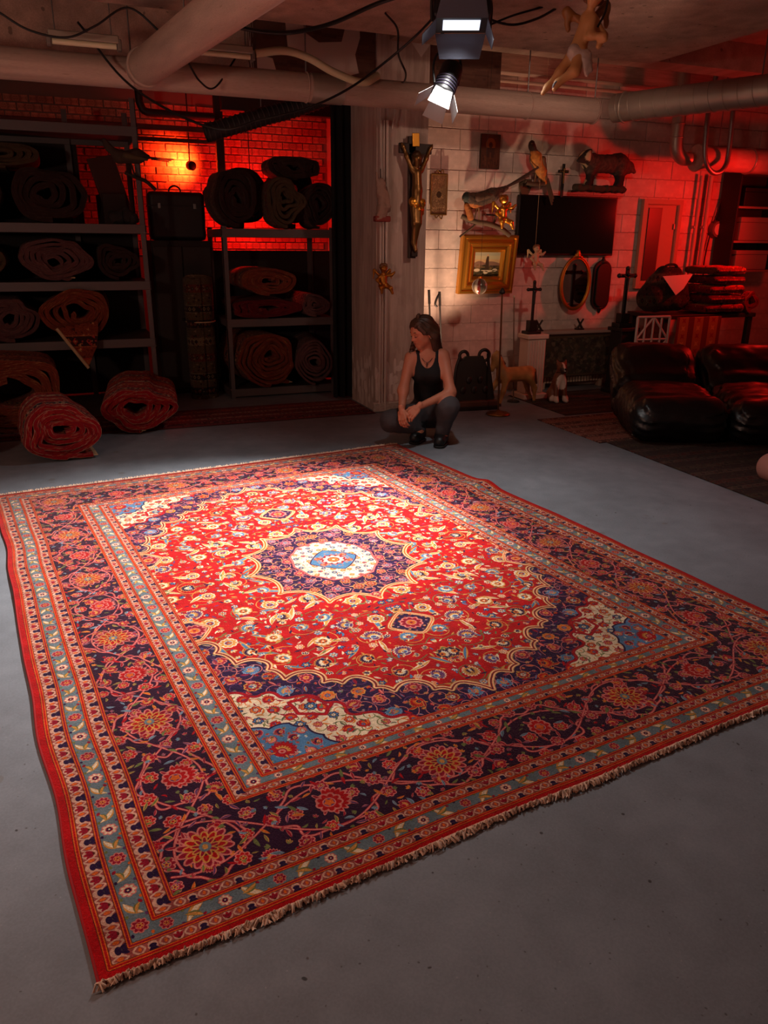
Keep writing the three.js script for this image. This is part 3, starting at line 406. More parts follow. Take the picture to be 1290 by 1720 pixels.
{ // elbow pipe and red-lit duct at the right
  const d = thing('elbow_duct', 'shiny metal elbow duct dropping down beside the red lit pipe', 'duct', [6.22, 2.5, -7.2]);
  part(d, 'pipe', tube([[0, 0.96, 0], [0, 0.3, 0], [0, 0.16, 0], [0.02, 0.05, 0], [0.1, -0.02, 0], [0.2, -0.03, 0]], 0.068, 50, 20), galv);
  for (const y of [0.17, 0.3]) part(d, 'band', new THREE.TorusGeometry(0.07, 0.006, 6, 24).rotateX(Math.PI / 2), galv, [0, y, 0]);
  const e = thing('horizontal_duct', 'thick horizontal duct glowing red in the right corner', 'duct', [6.5, 2.49, -7.2]);
  part(e, 'pipe', new THREE.CylinderGeometry(0.125, 0.125, 1.75, 32).rotateZ(Math.PI / 2), duct, [0.88, 0, 0]); part(e, 'flange', new THREE.TorusGeometry(0.127, 0.014, 8, 30).rotateY(Math.PI / 2), galv, [0.02, 0, 0]);
  part(e, 'flange', new THREE.TorusGeometry(0.127, 0.014, 8, 30).rotateY(Math.PI / 2), galv, [0.75, 0, 0]); part(e, 'hanger_rod', bar([0.3, 0.1, 0], [0.3, 0.9, 0], 0.006), steel);
  const h = single('flexible_hose', 'grey flexible hose looping round the red lit duct', 'hose', tube([[6.5, 3.46, -7.02], [6.44, 2.98, -7.02], [6.42, 2.72, -7.0], [6.45, 2.45, -6.99], [6.58, 2.33, -6.99], [6.72, 2.38, -6.99], [6.76, 2.6, -7.0], [6.72, 3.46, -7.02]], 0.026, 60, 10), steel);
  for (const [x, r, tail] of [[7.02, 0.022, 'left of the pair of wall pipes'], [7.16, 0.026, 'right of the pair of wall pipes']]) { const p = thing('wall_pipe', 'thin vertical heating pipe under the red duct, ' + tail, 'pipe', [x, 0, -7.62], 0, 'heating pipes on the back wall'); part(p, 'pipe', bar([0, 0.02, 0], [0, 2.36, 0], r, r, 14), duct); for (const y of [0.8, 1.8]) part(p, 'clip', box(r * 2.6, 0.03, 0.06, 0.006), steel, [0, y, -0.02]); }
  single('wall_cable', 'slack dark cable hanging beside the wall pipes', 'cable', tube([[7.42, 2.3, -7.66], [7.36, 2.0, -7.66], [7.30, 1.75, -7.66], [7.26, 1.4, -7.66], [7.3, 1.1, -7.66]], 0.009, 30, 6), iron);
}
{ // fluorescent fittings above the duct
  for (const [x0, y0, x1, y1, lab] of [[0.10, 2.87, 0.55, 2.86, 'dull fluorescent tube fitting left of the branching duct'], [1.0, 2.90, 1.48, 2.86, 'yellowed fluorescent tube fitting between branching duct and column']]) {
    const t = thing('fluorescent_fitting', lab, 'light fitting', [(x0 + x1) / 2, (y0 + y1) / 2, -6.32]); const L = x1 - x0;
    part(t, 'housing', box(L, 0.05, 0.09, 0.01), M(150, 138, 122, 0.6), [0, 0.03, 0]); part(t, 'tube', bar([-L / 2 + 0.02, -0.012, 0.02], [L / 2 - 0.02, -0.012, 0.02], 0.018, 0.018, 14), M(222, 214, 178, 0.35));
    for (const s of [-1, 1]) { part(t, 'end_cap', box(0.03, 0.07, 0.08, 0.008), M(120, 110, 100, 0.6), [s * L / 2, 0, 0]); part(t, 'hanger_rod', bar([s * L * 0.4, 0.05, 0], [s * L * 0.4, 0.58, 0], 0.004), steel); }
  }
  single('bent_pipe', 'pale bent conduit pipe above the duct near the column', 'pipe', tube([[1.5, 2.895, -6.3], [1.72, 2.93, -6.3], [1.9, 2.9, -6.3], [2.1, 2.82, -6.3], [2.34, 2.77, -6.32], [2.5, 2.84, -6.4]], 0.028, 50, 12), M(198, 186, 150, 0.6));
  for (const [y, x0, x1, n] of [[3.10, 3.3, 6.2, 'upper'], [3.0, 3.2, 5.0, 'lower']]) single('ceiling_conduit', n + ' thin conduit along the ledge above the cream duct', 'conduit', bar([x0, y, -7.45], [x1, y, -7.45], 0.017, 0.017, 10), M(170, 140, 120, 0.7), null, null, 'conduits along the ledge');
}
const cables = [
  ['long black cable sagging from lamp to the left across the duct', [[2.42, 3.04, -4.9], [2.40, 2.92, -5.4], [2.21, 2.75, -5.6], [1.97, 2.59, -5.6], [1.69, 2.46, -5.6], [1.36, 2.37, -5.62], [1.04, 2.31, -5.7], [0.6, 2.6, -6.2], [0.3, 3.0, -6.4]], 0.008],
  ['thick black cable bundle swagged below ceiling towards the lamp', [[0.9, 2.84, -5.25], [1.16, 2.82, -5.3], [1.35, 2.81, -5.3], [1.53, 2.83, -5.3], [1.77, 2.90, -5.3], [2.01, 3.0, -5.2], [2.15, 3.04, -5.1]], 0.013],
  ['thin black cable dropping behind the lamp towards the duct', [[2.2, 3.04, -5.5], [2.33, 2.98, -5.6], [2.34, 2.83, -5.6], [2.44, 2.74, -5.7], [2.6, 2.76, -6.1], [2.75, 2.83, -6.5]], 0.007],
  ['black cable in two swags at the top left corner', [[-0.17, 2.90, -5.9], [-0.01, 2.82, -5.9], [0.20, 2.80, -5.9], [0.38, 2.88, -5.9], [0.59, 3.0, -5.9], [0.78, 2.88, -5.9], [0.93, 2.75, -5.92], [1.05, 2.65, -6.1], [1.2, 2.66, -6.34], [1.4, 2.9, -6.5]], 0.007],
  ['looped black cable right of the lamp', [[2.55, 2.98, -4.9], [2.70, 2.95, -5.0], [2.88, 2.93, -5.0], [3.06, 2.98, -5.0], [3.2, 3.05, -5.0]], 0.008],
  ['straight black cable crossing right of the lamp', [[2.6, 2.86, -4.85], [2.71, 2.91, -5.0], [2.88, 2.98, -5.0], [3.1, 3.05, -5.0]], 0.007],
];
for (const [lab, p, r] of cables) single('ceiling_cable', lab, 'cable', tube(p, r, 90, 6), blackRubber, null, null, 'cables under the ceiling');
{ // dark pipes deep in the alcove
  single('alcove_pipe', 'black elbow pipe in front of the red brick wall', 'pipe', tube([[0.97, 3.46, -9.4], [0.97, 3.04, -9.4], [0.98, 2.95, -9.4], [1.03, 2.89, -9.4], [1.2, 2.88, -9.4], [1.75, 2.88, -9.4]], 0.04, 60, 12), iron);
  for (const [y, r, l] of [[2.78, 0.03, 'upper of two straight dark pipes in front of the red wall'], [2.66, 0.022, 'lower of two straight dark pipes in front of the red wall']]) single('alcove_pipe', l, 'pipe', bar([-4.02, y, -9.7], [1.8, y, -9.7], r, r, 12), M(96, 60, 54, 0.7));
  single('alcove_post', 'dark upright post against the red brick wall', 'post', bx(0.09, 1.35, 0.1, 0, 0, 0, 0.01), iron, [1.83, 2.775, -9.6]);
  single('alcove_beam', 'dark ceiling joist over the alcove shelves', 'beam', box(1.6, 0.34, 0.12, 0.01), iron, [2.55, 3.06, -9.0]);
  const f = thing('flexible_duct', 'dark ribbed flexible duct slanting under the cream duct', 'duct', [0, 0, 0]);
  const fp = [[1.33, 2.50, -7.6], [1.62, 2.59, -7.6], [1.84, 2.66, -7.6], [2.18, 2.76, -7.6], [2.5, 2.88, -7.55]], cv = new THREE.CatmullRomCurve3(fp.map(V));
  part(f, 'hose', new THREE.TubeGeometry(cv, 60, 0.075, 16), M(40, 34, 34, 0.5)); for (let i = 0; i < 26; i++) { const t = (i + 0.5) / 26, q = cv.getPointAt(t), d = cv.getTangentAt(t), g = new THREE.TorusGeometry(0.076, 0.008, 6, 20); g.applyQuaternion(new THREE.Quaternion().setFromUnitVectors(new THREE.Vector3(0, 0, 1), d)); part(f, 'rib', g, M(52, 46, 46, 0.5), q.toArray()); }
  part(f, 'hanger_rod', bar([1.84, 2.7, -7.6], [1.84, 3.45, -7.6], 0.005), steel); part(f, 'hanger_rod', bar([2.4, 2.9, -7.6], [2.4, 3.45, -7.6], 0.005), steel);
}
// ---------------------------------------------------------------- lamps
{
  const lm = M(24, 24, 30, 0.5), lamp = thing('led_panel_lamp', 'black studio LED panel with barn doors glowing white under ceiling', 'studio lamp', LAMP.led);
  const head = new THREE.Group(); head.name = 'head'; lamp.add(head); head.rotation.order = 'YXZ'; head.rotation.set(R(75), R(-24), 0);   // emits along its +z
  part(head, 'body', box(0.33, 0.20, 0.14, 0.015), lm, [0, 0, -0.07]);
  const glow = new THREE.MeshStandardMaterial({ color: 0x111111, emissive: new THREE.Color().setRGB(0.80, 0.84, 1.0), emissiveIntensity: 1.5 });
  part(head, 'diffuser', box(0.215, 0.10, 0.004), glow, [0, 0, 0.003], null, 'glowing white diffuser');
  for (let i = 0; i < 7; i++) part(head, 'cooling_fin', box(0.012, 0.17, 0.05, 0.003), lm, [-0.13 + i * 0.043, 0, -0.16]);
  const flap = M(66, 70, 84, 0.7);
  for (const s of [-1, 1]) { const w = new THREE.Shape([[-0.15, 0], [0.15, 0], [0.12, 0.13], [-0.12, 0.13]].map((q) => new THREE.Vector2(...q))); const g = new THREE.ExtrudeGeometry(w, { depth: 0.003, bevelEnabled: false }); part(head, 'barn_door', g, flap, [0, s * 0.085, 0.006], s > 0 ? [R(-35), 0, 0] : [R(180 - 62), 0, 0]); }
  for (const s of [-1, 1]) { const w = new THREE.Shape([[-0.08, 0], [0.08, 0], [0.06, 0.11], [-0.06, 0.11]].map((q) => new THREE.Vector2(...q))); const g = new THREE.ExtrudeGeometry(w, { depth: 0.003, bevelEnabled: false }).rotateZ(-s * Math.PI / 2); part(head, 'barn_door', g, flap, [s * 0.15, 0, 0.006], [0, -s * R(s > 0 ? 70 : 45), 0]); }
  part(lamp, 'yoke', tube([[-0.19, 0.0, 0], [-0.19, 0.12, 0], [-0.14, 0.17, 0], [0.14, 0.17, 0], [0.19, 0.12, 0], [0.19, 0, 0]], 0.01, 40, 8), iron);
  part(lamp, 'clamp', box(0.09, 0.1, 0.07, 0.01), iron, [0, 0.2, 0]);
  for (const [a, b] of [[[-0.05, 0.1, -0.05], [-0.1, 0.24, -0.02]], [[0.02, 0.1, -0.08], [0.06, 0.25, -0.05]], [[0.1, 0.08, -0.06], [0.13, 0.24, 0.02]]]) part(lamp, 'lead', tube([a, [(a[0] + b[0]) / 2 + 0.04, 0.16, a[2] + 0.05], b], 0.006, 16, 6), blackRubber);
}
{
  const lm = M(22, 20, 22, 0.45), lamp = thing('fresnel_spotlight', 'small black fresnel spotlight with pale barn doors below the LED panel', 'studio lamp', LAMP.fresnel);
  const ax = V([-0.46, -0.86, 0.22]).normalize(), q = new THREE.Quaternion().setFromUnitVectors(new THREE.Vector3(0, -1, 0), ax);
  const head = new THREE.Group(); head.name = 'head'; head.quaternion.copy(q); lamp.add(head);   // head points along -y
  part(head, 'barrel', lathe([[0.0, 0.13], [0.055, 0.13], [0.068, 0.11], [0.068, -0.05], [0.075, -0.055], [0.075, -0.075], [0.066, -0.078]], 28), lm);
  for (let i = 0; i < 4; i++) part(head, 'vent_ring', new THREE.TorusGeometry(0.069, 0.004, 6, 28).rotateX(Math.PI / 2), M(70, 64, 84, 0.35), [0, 0.02 - i * 0.02, 0]);
  const glow = new THREE.MeshStandardMaterial({ color: 0x111111, emissive: new THREE.Color().setRGB(0.92, 0.93, 1.0), emissiveIntensity: 1.6 });
  part(head, 'lens', new THREE.CylinderGeometry(0.062, 0.062, 0.006, 28), glow, [0, -0.072, 0], null, 'glowing lens');
  const fm = M(170, 164, 160, 0.7);
  const cd = V([-0.43, -0.17, 0.89]).applyQuaternion(q.clone().invert()), a0 = Math.atan2(cd.x, cd.z);
  for (let i = 0; i < 4; i++) { const a = i * Math.PI / 2 + a0, op = [4, 30, 45, 35][i], w = new THREE.Shape([[-0.055, 0], [0.055, 0], [0.07, 0.115], [-0.07, 0.115]].map((v) => new THREE.Vector2(...v))); const g = new THREE.ExtrudeGeometry(w, { depth: 0.002, bevelEnabled: false }).rotateX(Math.PI - R(op)).translate(0, -0.075, 0.07).rotateY(a); part(head, 'barn_door', g, fm); }
  part(lamp, 'yoke', tube([[-0.09, 0.0, 0.02], [-0.09, 0.1, 0], [-0.05, 0.17, 0], [0.06, 0.17, 0], [0.1, 0.1, 0], [0.09, 0, -0.02]], 0.008, 40, 8), iron);
  part(lamp, 'arm', bar([0.02, 0.17, 0], [0.06, 0.19, -0.2], 0.01), iron); part(lamp, 'stem', bar([0.06, 0.19, -0.2], [0.06, 0.58, -0.2], 0.012), iron);
}
{ // globe lamp left of the carpet, out of view, placed to light room and woman
  const t = thing('unseen_floor_lamp', 'unseen globe lamp left of the carpet, lighting the room', 'lamp', [-1.9, 0, -2.3]); part(t, 'base', lathe([[0, 0], [0.17, 0], [0.17, 0.02], [0.03, 0.035], [0.015, 0.06], [0, 0.06]], 28), iron); part(t, 'pole', bar([0, 0.04, 0], [0, 1.72, 0], 0.014), iron);
  part(t, 'globe', new THREE.SphereGeometry(0.13, 28, 20), new THREE.MeshStandardMaterial({ color: 0x221a16, emissive: LAMPGLOW, emissiveIntensity: 2.5 }), [0, 1.85, 0], null, 'glowing frosted globe'); part(t, 'collar', new THREE.CylinderGeometry(0.05, 0.03, 0.05, 20), iron, [0, 1.72, 0]);
  bulb('unseen_floor_lamp_light', [-1.9, 1.85, -2.3], LAMPGLOW, 7.2, 6);
}
{ // red flood facing the alcove wall, unseen ones behind the shelf and beyond the sofa; unseen uplight behind the woman
  function can(name, label, pos, aim, col, r, len, glowI) {
    const t = thing(name, label, 'lamp', pos), d = V(aim).sub(V(pos)).normalize(), h = new THREE.Group(); h.name = 'head'; h.quaternion.setFromUnitVectors(new THREE.Vector3(0, 0, 1), d); t.add(h);
    part(h, 'housing', lathe([[0, -len], [r * 0.8, -len], [r, -len * 0.8], [r, 0], [r * 0.92, 0], [r * 0.92, -0.02]], 24).rotateX(Math.PI / 2), black);
    const m = new THREE.MeshStandardMaterial({ color: 0x100404, emissive: col, emissiveIntensity: glowI }); part(h, 'lens', new THREE.CylinderGeometry(r * 0.9, r * 0.9, 0.005, 24).rotateX(Math.PI / 2), m, [0, 0, -0.022], null, 'glowing lens');
    return t;
  }
  const a = can('red_flood_lamp', 'small dark flood lamp glowing at the brick wall in red light', [1.52, 2.42, -9.86], [1.42, 2.46, -10.2], EMBER, 0.05, 0.09, 3);
  part(a, 'bracket', bar([0, 0, 0], [0.02, 0.5, -0.05], 0.008), iron); part(a, 'ceiling_stem', bar([0.02, 0.5, -0.05], [0.02, 1.03, -0.05], 0.008), iron);
  spot('red_flood_light', [1.505, 2.43, -9.90], [1.42, 2.46, -10.2], EMBER, 16, 60, 1.0, 2);
  bulb('unseen_red_bulb_light', [2.15, 2.0, -9.55], RED, 4.2, 3);
  const b = thing('unseen_red_bulb', 'unseen red bulb behind the rolled carpets, lighting the alcove', 'lamp', [2.15, 2.0, -9.55]);  // bulb out of sight behind the heap, reddens the alcove wall
  part(b, 'glass', new THREE.SphereGeometry(0.03, 16, 12), new THREE.MeshStandardMaterial({ color: 0x200404, emissive: RED, emissiveIntensity: 4 })); part(b, 'cord', bar([0, 0.03, 0], [0, 1.45, 0], 0.005), blackRubber);
  const c = can('red_flood_lamp', 'unseen red flood lamp beyond the sofa, lighting the right wall', [7.35, 2.05, -6.1], [6.3, 1.6, -7.7], RED, 0.07, 0.12, 3); part(c, 'stand', bar([0, -2.05, 0.05], [0, -0.05, 0.05], 0.014), iron); part(c, 'foot', new THREE.CylinderGeometry(0.16, 0.18, 0.03, 24), iron, [0, -2.03, 0.05]);  // lamp out of view at right, placed to redden wall and duct
  spot('unseen_red_right_light', [7.29, 2.02, -6.18], [6.3, 1.6, -7.7], RED, 7.5, 58, 0.9, 4);
  bulb('unseen_red_spill_light', [7.25, 2.0, -6.25], RED, 1.3, 4);  // weak second light at the unseen flood, reddens the sofa
  const w = can('unseen_wall_spot', 'unseen small ceiling spot aimed at the back wall', [3.5, 2.93, -3.70], [4.2, 1.7, -7.7], ROSE, 0.05, 0.12, 2); part(w, 'stem', bar([0, 0.0, 0.06], [0, 0.12, 0.06], 0.008), iron);  // ceiling lamp out of view, lights the back wall
  const d = can('uplight', 'unseen warm uplight behind the crouching woman, lighting the wall', [3.44, 0.20, -6.97], [3.93, 2.2, -7.75], WARM, 0.05, 0.12, 3); part(d, 'base', new THREE.CylinderGeometry(0.07, 0.08, 0.03, 20), black, [0, -0.185, 0]); part(d, 'stem', bar([0, -0.18, 0], [-0.01, -0.06, 0.02], 0.012), black);  // lamp hidden from view by the woman, lights the wall above
}
// ---------------------------------------------------------------- storage: shelving, rolled carpets, curtain
const rugTile = (base, cols, sd) => { seed = sd; return canvas(512, 512, (g, w, h) => {
  g.fillStyle = rgb(base); g.fillRect(0, 0, w, h); const c = () => rgb(cols[Math.floor(rnd() * cols.length)]);
  for (const y of [40, 150, 300, 420]) { g.fillStyle = c(); g.fillRect(0, y, w, 46); g.fillStyle = c(); g.fillRect(0, y - 6, w, 6); g.fillRect(0, y + 46, w, 6); for (let x = 8; x < w; x += 30) { g.fillStyle = c(); g.beginPath(); g.moveTo(x, y + 23); g.lineTo(x + 13, y + 6); g.lineTo(x + 26, y + 23); g.lineTo(x + 13, y + 40); g.fill(); g.fillStyle = c(); g.fillRect(x + 9, y + 19, 8, 8); } }
  for (let i = 0; i < 420; i++) { const x = rnd() * w, y = rnd() * h, r = rr(4, 12); g.fillStyle = c(); g.beginPath(); for (let k = 0; k < 6; k++) { const a = k / 6 * 6.283, q = k % 2 ? r : r * 0.5; g.lineTo(x + Math.cos(a) * q, y + Math.sin(a) * q); } g.fill(); }
  const im = g.getImageData(0, 0, w, h), n = vnoise(sd); for (let i = 0; i < w * h; i++) { const k = 1 + 0.25 * n((i % w) * 0.5, (i / w | 0) * 0.5); for (let q = 0; q < 3; q++) im.data[i * 4 + q] *= k; } g.putImageData(im, 0, 0);
}); };
const RT = {
  red: rugTile([150, 26, 34], [[196, 160, 130], [110, 14, 26], [186, 60, 40], [44, 24, 40], [200, 120, 60]], 101),
  rust: rugTile([126, 58, 40], [[180, 130, 80], [90, 34, 26], [160, 84, 54], [60, 34, 34], [170, 60, 50]], 102),
  mauve: rugTile([104, 70, 70], [[160, 126, 112], [70, 42, 48], [130, 62, 60], [54, 40, 46], [140, 100, 84]], 103),
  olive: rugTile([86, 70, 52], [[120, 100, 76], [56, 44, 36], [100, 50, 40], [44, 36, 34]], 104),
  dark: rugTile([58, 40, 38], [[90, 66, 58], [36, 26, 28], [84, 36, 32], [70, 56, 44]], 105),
  rose: rugTile([150, 92, 76], [[176, 130, 106], [120, 60, 50], [136, 74, 60], [90, 52, 46]], 107),
  wine: rugTile([108, 28, 36], [[150, 100, 86], [70, 16, 26], [150, 52, 44], [40, 20, 30]], 106),
};
const RM = {}; for (const k in RT) { RM[k] = new THREE.MeshPhysicalMaterial({ map: RT[k], roughness: 0.96, sheen: 0.4, sheenRoughness: 0.6, specularIntensity: 0.1, bumpMap: pileBump, bumpScale: 0.003 }); RM[k].sheenColor.setRGB(0.5, 0.4, 0.36); }
const creamFringe = M(190, 158, 120, 0.95);
// a carpet rolled up: spiral section in x-y with its open end at z = 0, running back to -len
function rollGeo({ a, b, turns = 3, fill = 0.9, len, tail = 0, droop = 0, sd = 1, hole = 0.2, wob = 0.24 }) {
  const n = vnoise(sd), pts = [], N = Math.round(turns * 40), end = -Math.PI / 2, tot = turns * 2 * Math.PI;
  for (let i = 0; i <= N; i++) { const s = i / N, th = end - tot * (1 - s), rf = hole + (1 - hole) * s, w = 1 + wob * (1.6 - s) * n(Math.cos(th) * 1.3 + 5, Math.sin(th) * 1.3 + 5, s * turns * 0.28); pts.push([Math.cos(th) * a * rf * w, Math.sin(th) * b * rf * w]); }
  for (const p of pts) { const wx = 0.17 * a * n(p[0] / a * 1.7 + 11, p[1] / b * 1.7 + 3, 4), wy = 0.17 * b * n(p[0] / a * 1.7 + 31, p[1] / b * 1.7 + 7, 8), k = Math.min(1, Math.max(0, (p[1] + b) / (0.6 * b))); p[0] += wx * k; p[1] += wy * k; }
  if (tail) { const m = 10, p = pts[pts.length - 1]; for (let i = 1; i <= m; i++) { const t = i / m; pts.push([p[0] + tail * t, droop ? p[1] - droop * t * t : Math.max(p[1] - 0.004 * t, -b) + 0.01 * n(t * 3, 7)]); } }
  const th = a * (1 - hole) / turns * fill, L = 7, P = [], U = [], I = [], M_ = pts.length; let s = 0;
  for (let i = 0; i < M_; i++) {
    const q0 = pts[Math.max(0, i - 1)], q1 = pts[Math.min(M_ - 1, i + 1)]; let tx = q1[0] - q0[0], ty = q1[1] - q0[1]; const l = Math.hypot(tx, ty) || 1; tx /= l; ty /= l;
    if (i) s += Math.hypot(pts[i][0] - pts[i - 1][0], pts[i][1] - pts[i - 1][1]);
    const loc = Math.min(th, 0.92 * (1 - hole) * Math.min(a, b) / turns * (Math.abs(tx) * b + Math.abs(ty) * a) / Math.min(a, b)) / 2, zf = 0.028 * n(s * 4, 3) + 0.012 * n(s * 15, 9);
    for (let k = 0; k <= L; k++) { const z = k === 0 ? zf : -len * k / L; const w = 1 + 0.03 * n(k * 0.8, 20 + i * 0.01); for (const e of [-1, 1]) { const x = pts[i][0] * w - ty * e * loc, y = pts[i][1] * w + tx * e * loc; P.push(x, y, z); U.push(s / 0.7 + (e > 0 ? 0 : 0.37), -z / 0.7 + (e > 0 ? 0 : 0.21)); } }
  }
  const row = 2 * (L + 1), id = (i, k, e) => i * row + k * 2 + e;
  for (let i = 0; i < M_ - 1; i++) { for (let k = 0; k < L; k++) { I.push(id(i, k, 1), id(i + 1, k, 1), id(i, k + 1, 1), id(i, k + 1, 1), id(i + 1, k, 1), id(i + 1, k + 1, 1)); I.push(id(i, k, 0), id(i, k + 1, 0), id(i + 1, k, 0), id(i + 1, k, 0), id(i, k + 1, 0), id(i + 1, k + 1, 0)); } }
  const g0 = new THREE.BufferGeometry(); g0.setAttribute('position', new THREE.Float32BufferAttribute(P, 3)); g0.setAttribute('uv', new THREE.Float32BufferAttribute(U, 2)); g0.setIndex(I); g0.computeVertexNormals();
  const cp = [], cu = [], ci = []; for (const k of [0, L]) { const b0 = cp.length / 3; for (let i = 0; i < M_; i++) for (const e of [0, 1]) { const q = id(i, k, e) * 3; cp.push(P[q], P[q + 1], P[q + 2]); cu.push(U[id(i, k, e) * 2] * 1.4 + 0.1, e * 0.14 + 0.42); } for (let i = 0; i < M_ - 1; i++) { const o = b0 + 2 * i; k ? ci.push(o, o + 1, o + 2, o + 2, o + 1, o + 3) : ci.push(o, o + 2, o + 1, o + 1, o + 2, o + 3); } }
  { const b0 = cp.length / 3; for (let k = 0; k <= L; k++) for (const e of [0, 1]) { const q = id(M_ - 1, k, e) * 3; cp.push(P[q], P[q + 1], P[q + 2]); cu.push(e * 0.05, k / L); } for (let k = 0; k < L; k++) { const o = b0 + 2 * k; ci.push(o, o + 1, o + 2, o + 2, o + 1, o + 3); } }
  const g1 = new THREE.BufferGeometry(); g1.setAttribute('position', new THREE.Float32BufferAttribute(cp, 3)); g1.setAttribute('uv', new THREE.Float32BufferAttribute(cu, 2)); g1.setIndex(ci); g1.computeVertexNormals();
  const e = pts[M_ - 1]; return { geo: join([g0, g1]), end: [e[0], e[1]], th };
}
function rolled(lab, pos, turn, mat, o, group, mirror) {
  const t = thing('rolled_carpet', lab, 'rolled carpet', pos, turn, group), r = rollGeo(o); let g = r.geo;
  const flip = (q) => { if (!mirror) return q; q.scale(-1, 1, 1); const p = q.attributes.position, nn = q.attributes.normal, uu = q.attributes.uv; for (let i = 0; i < p.count; i += 3) for (const at of [p, nn, uu].filter(Boolean)) for (let c = 0; c < at.itemSize; c++) { const v = at.getComponent(i, c); at.setComponent(i, c, at.getComponent(i + 1, c)); at.setComponent(i + 1, c, v); } return q; };
  g.computeBoundingBox(); if (o.rest !== undefined) t.position.y = o.rest + 0.004 - g.boundingBox.min.y;
  part(t, 'roll', flip(g), mat);
  if (o.tail) { const fr = []; for (let i = 0; i < 40; i++) { const z = -o.len * (i + 0.5) / 40; fr.push(bx(0.035, 0.006, o.len / 40 * 0.6, r.end[0] + 0.014, r.end[1] + rr(-0.004, 0.004), z)); } const f = part(t, 'fringe', flip(join(fr)), creamFringe); f.userData.kind = 'stuff'; }
  return t;
}
// floor runner in front of the alcove
function flatRug(name, label, x0, x1, z0, z1, mat, y = 0.008, turn = 0) {
  const t = thing(name, label, 'carpet', [(x0 + x1) / 2, 0, (z0 + z1) / 2], turn), w = x1 - x0, d = z1 - z0; const g = planar(box(w, y, d, 0.003), 0, 2, 0.7); part(t, 'pile', g, mat, [0, y / 2 + 0.0005, 0]);
  for (const s of [-1, 1]) { const q = w > d; part(t, 'edge_binding', q ? bar([-w / 2, y / 2, s * d / 2], [w / 2, y / 2, s * d / 2], y / 2) : bar([s * w / 2, y / 2, -d / 2], [s * w / 2, y / 2, d / 2], y / 2), M(60, 26, 22, 0.95)); } return t;
}
flatRug('runner_carpet', 'long brown red runner lying along the alcove entrance', -3.4, 2.72, -7.72, -6.98, RM.wine, 0.008);
const STEEL = M(92, 80, 80, 0.55), STEEL2 = M(70, 62, 60, 0.6);
function shelfUnit(label, x0, x1, zf, depth, ys, top, mids = [], addedBacks = []) {
  const t = thing('steel_shelving', label, 'shelving unit', [(x0 + x1) / 2, 0, zf - depth / 2]), w = x1 - x0;
  for (const sx of [-1, 1, ...mids]) for (const sz of mids.includes(sx) ? [-1] : [-1, 1]) part(t, 'post', join([bx(0.05, top, 0.006, 0, top / 2, sz * 0.022), bx(0.006, top, 0.05, sx < 0 ? -0.022 : 0.022, top / 2, 0)]), STEEL, [sx * (w / 2 - 0.03), 0, sz * (depth / 2 - 0.03)]);
  for (const [bx0, bx1, by0, by1] of addedBacks) part(t, 'added_dark_panel', box(bx1 - bx0, by1 - by0, 0.012), M(40, 30, 28, 0.9), [(bx0 + bx1) / 2 - (x0 + x1) / 2, (by0 + by1) / 2, -depth / 2 - 0.008]);  // added dark sheets: black out the depth behind and stop red light
  for (const y of ys) { const s = new THREE.Group(); s.name = 'shelf'; s.position.set(0, y, 0); t.add(s); part(s, 'board', box(w - 0.02, 0.03, depth - 0.04, 0.004), STEEL2, [0, 0.012, 0]); for (const sz of [-1, 1]) part(s, 'rail', box(w, 0.082, 0.016, 0.004), STEEL, [0, -0.012, sz * (depth / 2 - 0.008)]); for (const sx of [-1, 1]) part(s, 'side_rail', box(0.014, 0.07, depth, 0.004), STEEL, [sx * (w / 2 - 0.007), -0.01, 0]); }
  return t;
}
shelfUnit('tall grey steel shelving filled with rolled carpets, at left edge', -1.95, 0.79, -8.0, 0.95, [0.66, 1.20, 1.71, 2.54], 2.80, [0.58], [[-1.95, 0.79, 0.02, 1.66], [-1.95, 0.28, 1.66, 2.5]]);
shelfUnit('grey steel shelving inside alcove next to the black curtain', 1.53, 2.72, -8.2, 0.85, [0.07, 0.80, 1.69], 1.74, [], [[1.53, 3.25, 0.02, 1.50]]);
// rolls on the floor, left
rolled('red rolled carpet with loose tail lying nearest on the floor', [-0.13, 0.225, -6.15], 0.12, RM.red, { rest: 0.0, a: 0.285, b: 0.21, turns: 4.9, len: 0.62, tail: 0.20, sd: 3, hole: 0.25, wob: 0.20 }, 'rolled carpets');
rolled('red rolled carpet with patterned folded end beside the runner', [0.47, 0.20, -6.86], -0.10, RM.red, { rest: 0.008, a: 0.315, b: 0.19, turns: 4.3, len: 1.1, tail: 0.02, sd: 8, hole: 0.3, wob: 0.17 }, 'rolled carpets');
rolled('big rust brown carpet roll behind the nearest red roll', [-0.50, 0.31, -7.22], 0.05, RM.rust, { rest: 0.0, a: 0.42, b: 0.30, turns: 3.5, len: 0.7, sd: 12, hole: 0.35, wob: 0.24 }, 'rolled carpets');
rolled('carpet roll with cream fringe cut off by the left picture edge', [-0.98, 0.22, -6.20], 0.0, RM.red, { rest: 0.009, a: 0.27, b: 0.215, turns: 3.8, len: 0.8, tail: 0.28, sd: 15 }, 'rolled carpets');
